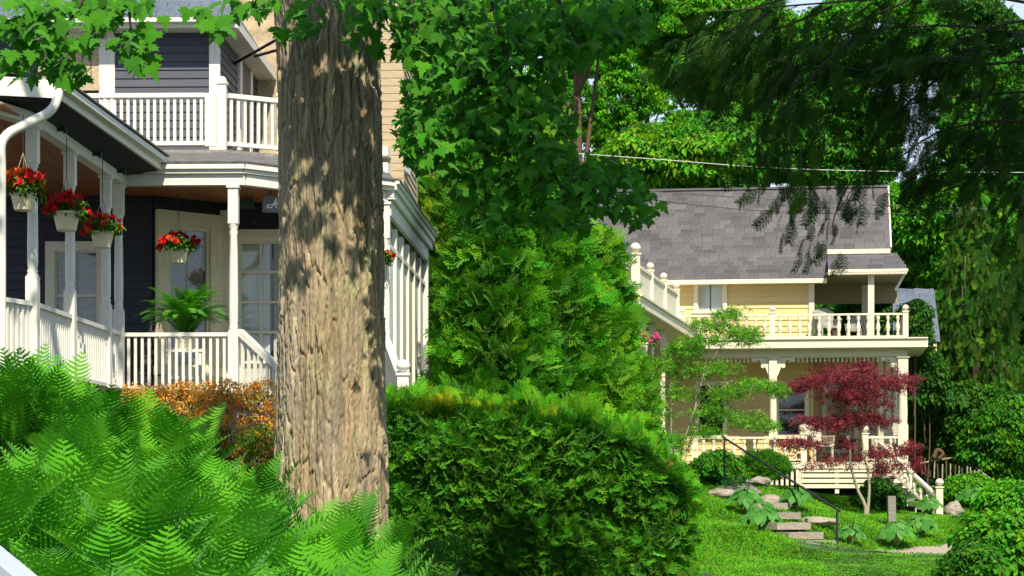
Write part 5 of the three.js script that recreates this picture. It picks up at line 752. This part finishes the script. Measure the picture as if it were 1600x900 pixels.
wood(760, 330, 80, 120, 120, G.mid, 'shaded tree far behind the cedars', { clumps: 60 });
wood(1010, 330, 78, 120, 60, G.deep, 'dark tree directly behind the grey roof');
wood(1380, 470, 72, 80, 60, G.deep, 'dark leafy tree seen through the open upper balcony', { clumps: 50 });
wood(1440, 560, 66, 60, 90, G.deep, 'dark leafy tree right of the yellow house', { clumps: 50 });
// the weeping conifer on the right
{
  const c = at(1520, 500, 63), b = ground(c.clone()), g = thing('weeping_conifer', 'dark weeping conifer right of the yellow house', 'tree', b), l = [[], []], mats = [leafMat(0.03, 0.1, 0.018, 0.25), leafMat(0.05, 0.14, 0.018, 0.3)]; tube(g, 'trunk', M.wood, [b, b.clone().add(V(0.1, 4, 0)), b.clone().add(V(0, 8.2, 0))], 0.2, 0.03, 8);
  for (let k = 0; k < 190; k++) { const t = Math.pow(R(), 0.8), y = 1 + 7.2 * t, a = R() * 6.283, r = (1 - t * 0.8) * rr(0.6, 1.9), q = b.clone().add(V(Math.cos(a) * r, y, Math.sin(a) * r)), L = rr(0.8, 2.2); if (k % 6 === 0) tube(g, 'bough', M.twig, [b.clone().add(V(0, y - 0.2, 0)), q.clone().add(V(0, 0.15, 0)), q.clone().add(V(0, -L * 0.6, 0))], 0.03, 0.008, 5, 8); for (let i = 0; i < 44; i++) l[i % 2].push({ p: q.clone().add(V(gauss() * 0.2, -L * R(), gauss() * 0.2)), q: grow(V(gauss() * 0.5, -1, gauss() * 0.5), R() * 6), s: rr(0.16, 0.32), t: tint(0.35, 0.25) }); }
  l.forEach((x, k) => scatter(g, 'crown_foliage', [hemlockGeo[k]], mats[k], x));
}
// understorey on the right behind the steps
const bush = (px, cy, Z, rx, ry, mats, label, o = {}) => { const c = at(px, cy, Z), b = ground(c.clone()), k = Z / F; return limbTree(o.name || 'leafy_shrub', label, b, c, rx * k, ry * k, rx * k * 0.7, { clumps: 40, per: 60, size: 0.3, clumpR: Math.max(0.25, 0.35 * ry * k), limbs: 5, trunkR: 0.03, group: 'shrubs round the yellow house', category: 'shrub', flat: 0.6, ...o, mats }); };
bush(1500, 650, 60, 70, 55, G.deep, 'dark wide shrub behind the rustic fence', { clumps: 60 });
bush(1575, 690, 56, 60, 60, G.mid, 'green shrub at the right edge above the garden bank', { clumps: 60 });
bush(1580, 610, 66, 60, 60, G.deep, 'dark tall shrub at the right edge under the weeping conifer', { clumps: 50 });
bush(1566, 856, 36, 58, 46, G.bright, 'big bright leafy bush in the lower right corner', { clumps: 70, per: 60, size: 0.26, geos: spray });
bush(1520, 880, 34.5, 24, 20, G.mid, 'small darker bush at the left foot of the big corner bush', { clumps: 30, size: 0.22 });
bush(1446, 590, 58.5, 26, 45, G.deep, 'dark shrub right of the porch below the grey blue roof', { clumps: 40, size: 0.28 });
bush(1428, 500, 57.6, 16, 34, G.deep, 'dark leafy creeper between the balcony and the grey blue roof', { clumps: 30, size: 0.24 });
bush(1196, 727, 49.5, 34, 21, G.mid, 'round clipped boxwood before the porch railing', { clumps: 50, per: 90, size: 0.12, geos: fineSpray, clumpR: 0.2 });
bush(1512, 765, 55, 34, 18, G.bright, 'low leafy plant beside the ball topped stair newel', { clumps: 30, size: 0.24 });
bush(1580, 780, 48, 40, 22, G.bright, 'low bright shrub on the bank at the right edge', { clumps: 30, size: 0.26 });
bush(925, 650, 40, 40, 45, G.mid, 'green shrub behind the right part of the cedar hedge', { clumps: 60, size: 0.26 });
bush(1120, 735, 48.5, 34, 26, G.mid, 'leafy shrub under the porch railing left of the boxwood', { clumps: 26, size: 0.2 });
bush(1372, 775, 51.5, 26, 22, G.deep, 'dark plant in the shade of the porch skirt behind the red maple', { clumps: 26, size: 0.22 });

// layered little trees: flat plates of small leaves on thin stems
function layered(name, label, base, stems, plates, Z, mats, geos, size, bark, per) {
  const g = thing(name, label, 'tree', base); for (const s of stems) tube(g, 'stem', bark, s.pts.map(([x, y], i) => at(x, y, Z + (s.dz || 0) * i)), s.r, s.r * 0.35, 6, 14);
  const lists = mats.map(() => []); plates.forEach(([px, py, rx, ry, n, dz = 0]) => { const c = at(px, py, Z + dz), k = Z / F, ph = R() * 6; for (let i = 0; i < n * per; i++) { const a = R() * 6.283, q = Math.sqrt(R()), ed = 0.75 + 0.25 * Math.sin(a * 5 + ph); lists[i % mats.length].push({ p: c.clone().add(V(Math.cos(a) * q * rx * k * ed, gauss() * ry * k * 0.8 - q * q * ry * k * 0.5 + 0.12 * n2(Math.cos(a) * q * 3 + px, Math.sin(a) * q * 3), Math.sin(a) * q * rx * k * 0.8)), e: [rr(-0.4, 0.4), R() * 6.28, rr(-0.4, 0.4)], s: size * rr(0.7, 1.3), t: tint(0.3, 0.15) }); } if (g.children.filter(m => m.name === 'stem').length < 16) tube(g, 'stem', bark, [at(px, py + ry * 2.2 + 12, Z + dz), at(px - rx * 0.2, py + ry, Z + dz), at(px + rx * 0.4, py, Z + dz)], 0.012, 0.004, 5, 6); });
  lists.forEach((l, k) => scatter(g, 'crown_foliage', [geos[k % geos.length]], mats[k], l)); return g;
}
layered('red_maple', 'small red leaved maple in front of the yellow house porch', at(1353, 812, 50), [{ pts: [[1352, 815], [1352, 790], [1342, 770], [1331, 735], [1326, 690], [1322, 655]], r: 0.05 }, { pts: [[1354, 812], [1357, 785], [1358, 750], [1350, 710], [1345, 672]], r: 0.045 }, { pts: [[1326, 690], [1318, 672], [1312, 650]], r: 0.02 }, { pts: [[1322, 680], [1332, 660], [1340, 640]], r: 0.02 }, { pts: [[1345, 672], [1380, 640], [1415, 600]], r: 0.018 }, { pts: [[1331, 735], [1300, 700], [1260, 690]], r: 0.015 }],
  [[1232, 604, 42, 6, 2], [1238, 690, 44, 6, 2], [1330, 575, 80, 9, 5], [1300, 592, 65, 9, 5], [1370, 598, 75, 9, 6], [1415, 592, 32, 7, 2], [1262, 598, 36, 7, 2], [1345, 622, 62, 10, 5], [1325, 612, 60, 8, 4], [1330, 650, 48, 9, 4], [1300, 662, 48, 10, 4], [1365, 655, 40, 8, 3], [1262, 655, 30, 8, 2], [1322, 692, 22, 9, 2], [1262, 694, 44, 6, 2], [1290, 720, 50, 9, 2], [1380, 706, 46, 9, 3], [1420, 700, 24, 9, 2], [1428, 722, 20, 9, 1], [1385, 728, 36, 8, 2], [1338, 715, 40, 8, 1]], 50, [leafMat(0.24, 0.03, 0.05, 0.35), leafMat(0.17, 0.022, 0.04, 0.35), leafMat(0.32, 0.05, 0.07, 0.35)], fineSpray, 0.15, M.stemGrey, 52);
layered('dogwood_tree', 'airy light green sapling with thin stems left of the yellow porch', ground(at(1065, 730, 45)), [{ pts: [[1062, 745], [1066, 700], [1085, 640], [1098, 590], [1110, 530]], r: 0.03 }, { pts: [[1060, 745], [1050, 690], [1048, 620], [1046, 560]], r: 0.022 }, { pts: [[1064, 740], [1085, 670], [1105, 625], [1150, 590]], r: 0.022 }, { pts: [[1066, 735], [1080, 690], [1120, 650], [1190, 640]], r: 0.018 }, { pts: [[1062, 740], [1030, 680], [1010, 640]], r: 0.016 }, { pts: [[1098, 590], [1130, 540], [1190, 520]], r: 0.012 }, { pts: [[1085, 640], [1120, 600], [1200, 605]], r: 0.012 }],
  [[1140, 488, 34, 8, 2], [1110, 505, 52, 8, 3], [1160, 518, 46, 6, 3], [1100, 530, 60, 8, 3], [1175, 530, 30, 5, 1], [1070, 545, 42, 9, 3], [1040, 570, 40, 12, 3], [1110, 575, 58, 9, 3], [1180, 600, 48, 8, 3], [1215, 608, 24, 6, 2], [1130, 612, 46, 9, 3], [1060, 610, 40, 12, 2], [1030, 640, 40, 14, 2], [1110, 640, 44, 10, 3], [1160, 650, 44, 8, 2], [1190, 662, 44, 7, 2], [1100, 672, 36, 9, 2], [1060, 690, 30, 12, 2], [1005, 610, 34, 22, 3], [995, 660, 34, 16, 2]], 45, [leafMat(0.14, 0.36, 0.06, 0.4), leafMat(0.09, 0.29, 0.05, 0.4), leafMat(0.2, 0.42, 0.12, 0.4)], fineSpray, 0.13, M.stemGrey, 80);

// ------------------------------------------------------------------ garden: path, steps, stones, handrail, hostas, fence
{
  const pts = [[1340, 893], [1400, 884], [1440, 880], [1480, 877], [1480, 884], [1440, 888], [1390, 895], [1350, 900]].map(([x, y]) => { const Z = 42.2; return at(x, y, Z); });
  const cl = [[6.3, 40.6], [7.2, 41.6], [8.0, 42.2], [9.2, 42.8], [10.6, 43.6]], pos = [], idx = []; const c = new THREE.CatmullRomCurve3(cl.map(([x, Z]) => V(x, 0, -Z))); const n = 40;
  for (let i = 0; i <= n; i++) { const p = c.getPoint(i / n), d = c.getTangent(i / n), s = V(d.z, 0, -d.x).normalize(); for (const w of [-1.3, -0.45, 0.45, 1.3]) { const q = p.clone().addScaledVector(s, w + 0.06 * n2(i * 0.4, w)); pos.push(q.x, H(q.x, -q.z) + 0.04 * n2(q.x * 0.9, -q.z * 0.9) + 0.03, q.z); } }
  for (let i = 0; i < n; i++) for (let j = 0; j < 3; j++) { const a = i * 4 + j; idx.push(a, a + 1, a + 4, a + 1, a + 5, a + 4); }
  const g = new THREE.BufferGeometry(); g.setAttribute('position', new THREE.Float32BufferAttribute(pos, 3)); g.setIndex(idx); g.computeVertexNormals(); const m = put(scene, 'path', g, std(0.3, 0.25, 0.19, 0.95), null); m.userData = { kind: 'structure', label: 'sandy garden path', category: 'path' };
  const stoneGeo = seed => { const q = new THREE.IcosahedronGeometry(1, 3), p = q.attributes.position, v = V(0, 0, 0); const mg = mergeVertices(q, 1e-3); const mp = mg.attributes.position; for (let i = 0; i < mp.count; i++) { v.fromBufferAttribute(mp, i); const k = 1 + 0.22 * n3(v.x * 1.1 + seed, v.y * 1.1, v.z * 1.1) + 0.06 * n3(v.x * 3 + seed, v.y * 3, v.z * 3); mp.setXYZ(i, v.x * k, v.y * k, v.z * k); } mg.computeVertexNormals(); return mg; };
  const rock = (px, py, Z, w, h, d, label, mat, ry = 0) => { const q = at(px, py, Z), t = put(scene, 'boulder', stoneGeo(px), mat, q); t.scale.set(w, h, d); t.rotation.y = ry; t.userData = { label, category: 'boulder', group: 'boulders in the garden' }; };
  rock(1155, 768, 46.5, 0.46, 0.16, 0.4, 'flat pale boulder at the top of the garden steps', M.stone[1], 0.3); rock(1130, 774, 45.6, 0.4, 0.14, 0.3, 'brown boulder at the left of the garden steps', M.stone[0], 1); rock(1212, 788, 45, 0.4, 0.2, 0.25, 'pale boulder along the upper garden steps', M.stone[2], -0.5); rock(1265, 815, 44, 0.6, 0.1, 0.2, 'long low stone edging the lower garden steps', M.stone[2], -0.5); rock(1187, 752, 48, 0.24, 0.1, 0.2, 'small grey boulder before the boxwood', M.stone[0], 0); rock(1489, 798, 51.6, 0.22, 0.22, 0.25, 'rounded boulder beside the stair newel', M.stone[1], 0);
  const st = thing('garden_steps', 'weathered stone steps climbing the bank below the black handrail', 'steps', ground(at(1270, 850, 42))); [[1276, 850, 42.2], [1257, 837, 42.6], [1238, 822, 43.1], [1222, 806, 43.7], [1206, 791, 44.3]].forEach(([x, y, Z], i) => { box(st, 'tread', M.stone[i % 3], at(x - 8, y, Z), 0.85, 0.13, 0.4, 0.5 + 0.1 * Math.sin(i)); });
  const hr = thing('metal_handrail', 'black metal handrail beside the garden steps', 'handrail', at(1307, 845, 42)); const hA = at(1128, 682, 47.5), hB = at(1312, 799, 42.4); rod(hr, 'rail', M.iron, hA, hB, 0.022); const foot = ground(hB.clone()); rod(hr, 'post', M.iron, hB.clone().add(V(-0.05, 0, 0)), V(hB.x - 0.05, foot.y - 0.05, hB.z), 0.022); const mA = ground(hA.clone()); rod(hr, 'post', M.iron, hA.clone().add(V(0.05, 0, 0)), V(hA.x + 0.05, mA.y - 0.05, hA.z), 0.022);
  const wp = at(1393, 826, 48), wg = thing('wooden_post', 'weathered grey wooden post standing in the garden', 'post', wp); box(wg, 'post', M.greyWood, wp.clone().add(V(0, 0.31, 0)), 0.18, 0.72, 0.07, 0.3, 0, 0.02); box(wg, 'top_edge', M.greyWood, wp.clone().add(V(-0.008, 0.685, 0)), 0.185, 0.03, 0.08, 0.3);
  // rustic fence of rough pickets
  const fn = thing('rustic_fence', 'rough brown picket fence with bent branches at the right of the house', 'fence', ground(at(1510, 740, 57))); for (let i = 0; i < 20; i++) { const x = 1440 + i * 6.4, Z = 57 - i * 0.12, b = at(x, 742 + i * 1.6, Z), tp = at(x + rr(-2, 2), 712 + i * 1.9 + rr(-5, 5), Z); bar(fn, 'picket', pick([M.wood, M.stemGrey, M.wood]), b, tp, 0.075, 0.03); } tube(fn, 'rail', M.stemGrey, [at(1438, 724, 56.9), at(1500, 716, 56.4), at(1530, 735, 55.6), at(1565, 762, 54.6)], 0.03, 0.02, 6);
  for (const [x, y] of [[1465, 705], [1505, 706]]) tube(fn, 'knot', M.wood, [at(x - 6, y + 10, 56.5), at(x, y - 2, 56.5), at(x + 8, y + 4, 56.5), at(x + 2, y + 12, 56.5)], 0.07, 0.05, 6);
  // hostas
  const hp = [[0, 0], [0.2, -0.08], [0.42, -0.3], [0.44, -0.55], [0.28, -0.82], [0, -1.1], [-0.28, -0.82], [-0.44, -0.55], [-0.42, -0.3], [-0.2, -0.08]], hostaLeaf = [leafShape(hp, 0.25, 0.35), leafShape(hp, 0.15, 0.6)], hm = [leafMat(0.06, 0.21, 0.12, 0.3, 0.7), leafMat(0.04, 0.17, 0.06, 0.3, 0.7), leafMat(0.09, 0.25, 0.16, 0.3, 0.7)];
  const hosta = (px, py, Z, s, label, n0 = 20, n = Math.round(n0 * 1.5)) => { const b = ground(at(px, py, Z)); b.y = Math.max(b.y, at(px, py, Z).y - 0.05); const g = thing('hosta', label, 'plant', b, 'hostas in the garden'); for (let i = 0; i < n; i++) { const a = i * 2.399 + R() * 0.4, q = 0.15 + 0.85 * Math.sqrt((i + 0.5) / n), o = V(Math.cos(a), 0, Math.sin(a)), tip = b.clone().add(V(o.x * q * 0.3 * s, (0.68 - 0.34 * q) * s, o.z * q * 0.3 * s)); tube(g, 'stalk', M.stemGreen, [b.clone(), b.clone().lerp(tip, 0.55).add(V(0, 0.06 * s, 0)), tip], 0.008, 0.006, 4, 4); const m = put(g, 'leaf', pick(hostaLeaf), pick(hm), tip), z = V(0, 1, 0.25).addScaledVector(o, 0.4 * q).normalize(), y = o.clone().multiplyScalar(-1), x = y.clone().cross(z).normalize(); y.copy(z).cross(x); m.quaternion.setFromRotationMatrix(mtx.makeBasis(x, y, z)); m.scale.setScalar(s * rr(0.13, 0.21)); } };
  hosta(1190, 850, 41, 1.0, 'large hosta in front of the garden steps', 30); hosta(1165, 810, 43.5, 0.95, 'hosta under the flat boulder left of the steps', 26); hosta(1245, 812, 44.5, 0.9, 'hosta between the steps and the black handrail', 22); hosta(1330, 862, 43, 0.75, 'pale hosta at the foot of the black handrail post', 20); hosta(1400, 862, 43.5, 0.95, 'hosta in front of the grey wooden post', 28); hosta(1440, 855, 44.5, 0.85, 'broad leaved hosta left of the stair newel', 22); hosta(1452, 818, 50.5, 0.85, 'hosta growing against the bottom of the porch stairs', 20); hosta(1520, 792, 49.5, 0.9, 'hosta right of the rounded boulder', 24); hosta(1150, 790, 46.5, 0.7, 'small hosta above the garden steps', 16);
  // ground cover and grass
  const lawn = []; for (let i = 0; i < 46000; i++) { const Z = rr(32, 56), px = rr(1060, 1620), p = ground(at(px, 800, Z)); if (p.z < -52.5 && p.x < 10) continue; let onPath = false; for (const [a, b] of [[6.3, 40.6], [7.2, 41.6], [8, 42.2], [9.2, 42.8], [10.6, 43.6], [7.6, 41.9], [8.6, 42.5], [6.8, 41.1], [9.9, 43.2]]) if (Math.hypot(p.x - a, -p.z - b) < 1.25) onPath = true; if (onPath) continue; lawn.push({ p: p.add(V(0, 0.01, 0)), e: [0, R() * 6.28, 0], s: V(rr(0.1, 0.2), (p.z > -42 && p.x > 5 ? 0.35 : 1) * rr(0.07, 0.16), rr(0.1, 0.2)), t: tint(0.25, 0.25).multiplyScalar(1 + 0.3 * n2(p.x * 0.8, p.z * 0.8)) }); }
  const weeds = []; for (let i = 0; i < 3800; i++) { const p = ground(at(rr(1080, 1620), 800, rr(34, 52))); if (n2(p.x * 0.7 + 5, p.z * 0.7) < 0.05) continue; weeds.push({ p: p.add(V(0, 0.03, 0)), e: [0, R() * 6.28, 0], s: rr(0.1, 0.2), t: tint(0.35, 0.3) }); }
  const gg = thing('grass', 'bright green grass and ground cover on the garden bank', 'grass', V(6, 1, -44)); gg.userData.kind = 'stuff'; scatter(gg, 'ground_cover', fineSpray, leafMat(0.06, 0.22, 0.03, 0.35), weeds); scatter(gg, 'foliage', grassGeo, leafMat(0.13, 0.36, 0.012, 0.4), lawn);
  const far = []; for (let i = 0; i < 9000; i++) { const p = ground(V(rr(-30, 40), 0, -rr(58, 120))); far.push({ p: p.add(V(0, 0.3, 0)), e: [0, R() * 6.28, 0], s: rr(0.7, 1.6), t: tint(0.35, 0.2) }); } const wg2 = thing('undergrowth', 'dense green undergrowth on the wooded hillside behind the houses', 'undergrowth', V(0, 6, -80)); wg2.userData.kind = 'stuff'; scatter(wg2, 'foliage', spray, leafMat(0.05, 0.17, 0.02, 0.4), far);
}
// neighbouring roofs, wires, foreground rail
{
  const n = thing('neighbour_house', 'grey blue shingled roof slope showing right of the yellow balcony', 'house', ground(at(1440, 640, 61))), q = [at(1475, 533, 66), at(1420, 530, 70), at(1416, 452, 72), at(1460, 455, 68)], rf = sub(n, 'roof'); shingles(rf, M.shingleBlue, at(1395, 534, 60), at(1469, 534, 60), at(1395, 454, 62), at(1459, 454, 62), 10, 0.4, 120); box(n, 'wall', M.cream, at(1425, 620, 61.5), 1.1, 2.9, 1.4);
  const s = thing('garden_shed', 'small shed with grey roof behind the red maple', 'shed', ground(at(1455, 660, 62))), c = at(1450, 640, 62); box(s, 'wall', M.cream, c, 1.0, 1.0, 1.2); sheet(s, 'roof', M.shingle[1], [at(1432, 624, 61.2), at(1486, 624, 61.2), at(1462, 600, 62.4), at(1436, 600, 62.4)], 0.05); sheet(s, 'roof_side', M.shingle[2], [at(1486, 624, 61.2), at(1484, 622, 63.4), at(1462, 600, 62.6), at(1462, 600, 62.4)], 0.04); bar(s, 'fascia', M.trimCream, at(1432, 626, 61.1), at(1486, 626, 61.1), 0.04, 0.06);
  const wire = (pts, Z, r, label, c = 0.05) => { const w = tube(scene, 'utility_wire', std(c, c, c, 0.5), pts.map(([x, y], i) => at(x, y, Z + i * 0.4)), r, r, 5, 40); w.userData = { label, category: 'wire', group: 'overhead wires' }; };
  wire([[-60, 215], [600, 222], [1000, 247], [1200, 262], [1400, 268], [1700, 270]], 38, 0.007, 'upper overhead wire crossing above the grey roof ridge', 0.5); wire([[560, 265], [1000, 298], [1220, 312], [1400, 322], [1700, 330]], 40, 0.008, 'middle overhead wire crossing the upper roof shingles'); wire([[560, 250], [1000, 310], [1200, 330], [1400, 334], [1700, 328]], 39, 0.008, 'lower overhead wire crossing the grey shingles');
  const hr = thing('stair_handrail', 'white handrail with shade put into its colour, in the bottom left corner', 'handrail', ground(V(-1.6, 0, -7.6))), W2 = std(0.4, 0.46, 0.56, 0.5, { map: paintTex }), a = V(-2.75, 1.97, -8.6), b = V(-1.2, 0.93, -7.5); bar(hr, 'top_rail', W2, a, b, 0.11, 0.065); bar(hr, 'bottom_rail', W2, a.clone().add(V(0, -0.7, 0)), b.clone().add(V(0, -0.7, 0)), 0.07, 0.05); for (let i = 0; i < 9; i++) { const p = a.clone().lerp(b, (i + 0.5) / 9); box(hr, 'baluster', W2, p.add(V(0, -0.37, 0)), 0.045, 0.66, 0.045, 0.6); } for (const p of [a, b]) { const y = H(p.x, -p.z); box(hr, 'post', W2, V(p.x, (p.y + y) / 2, p.z), 0.09, p.y - y + 0.04, 0.09, 0.6); }  // white rail; its shade is put into the grey-blue base colour
}

renderer.render(scene, camera);
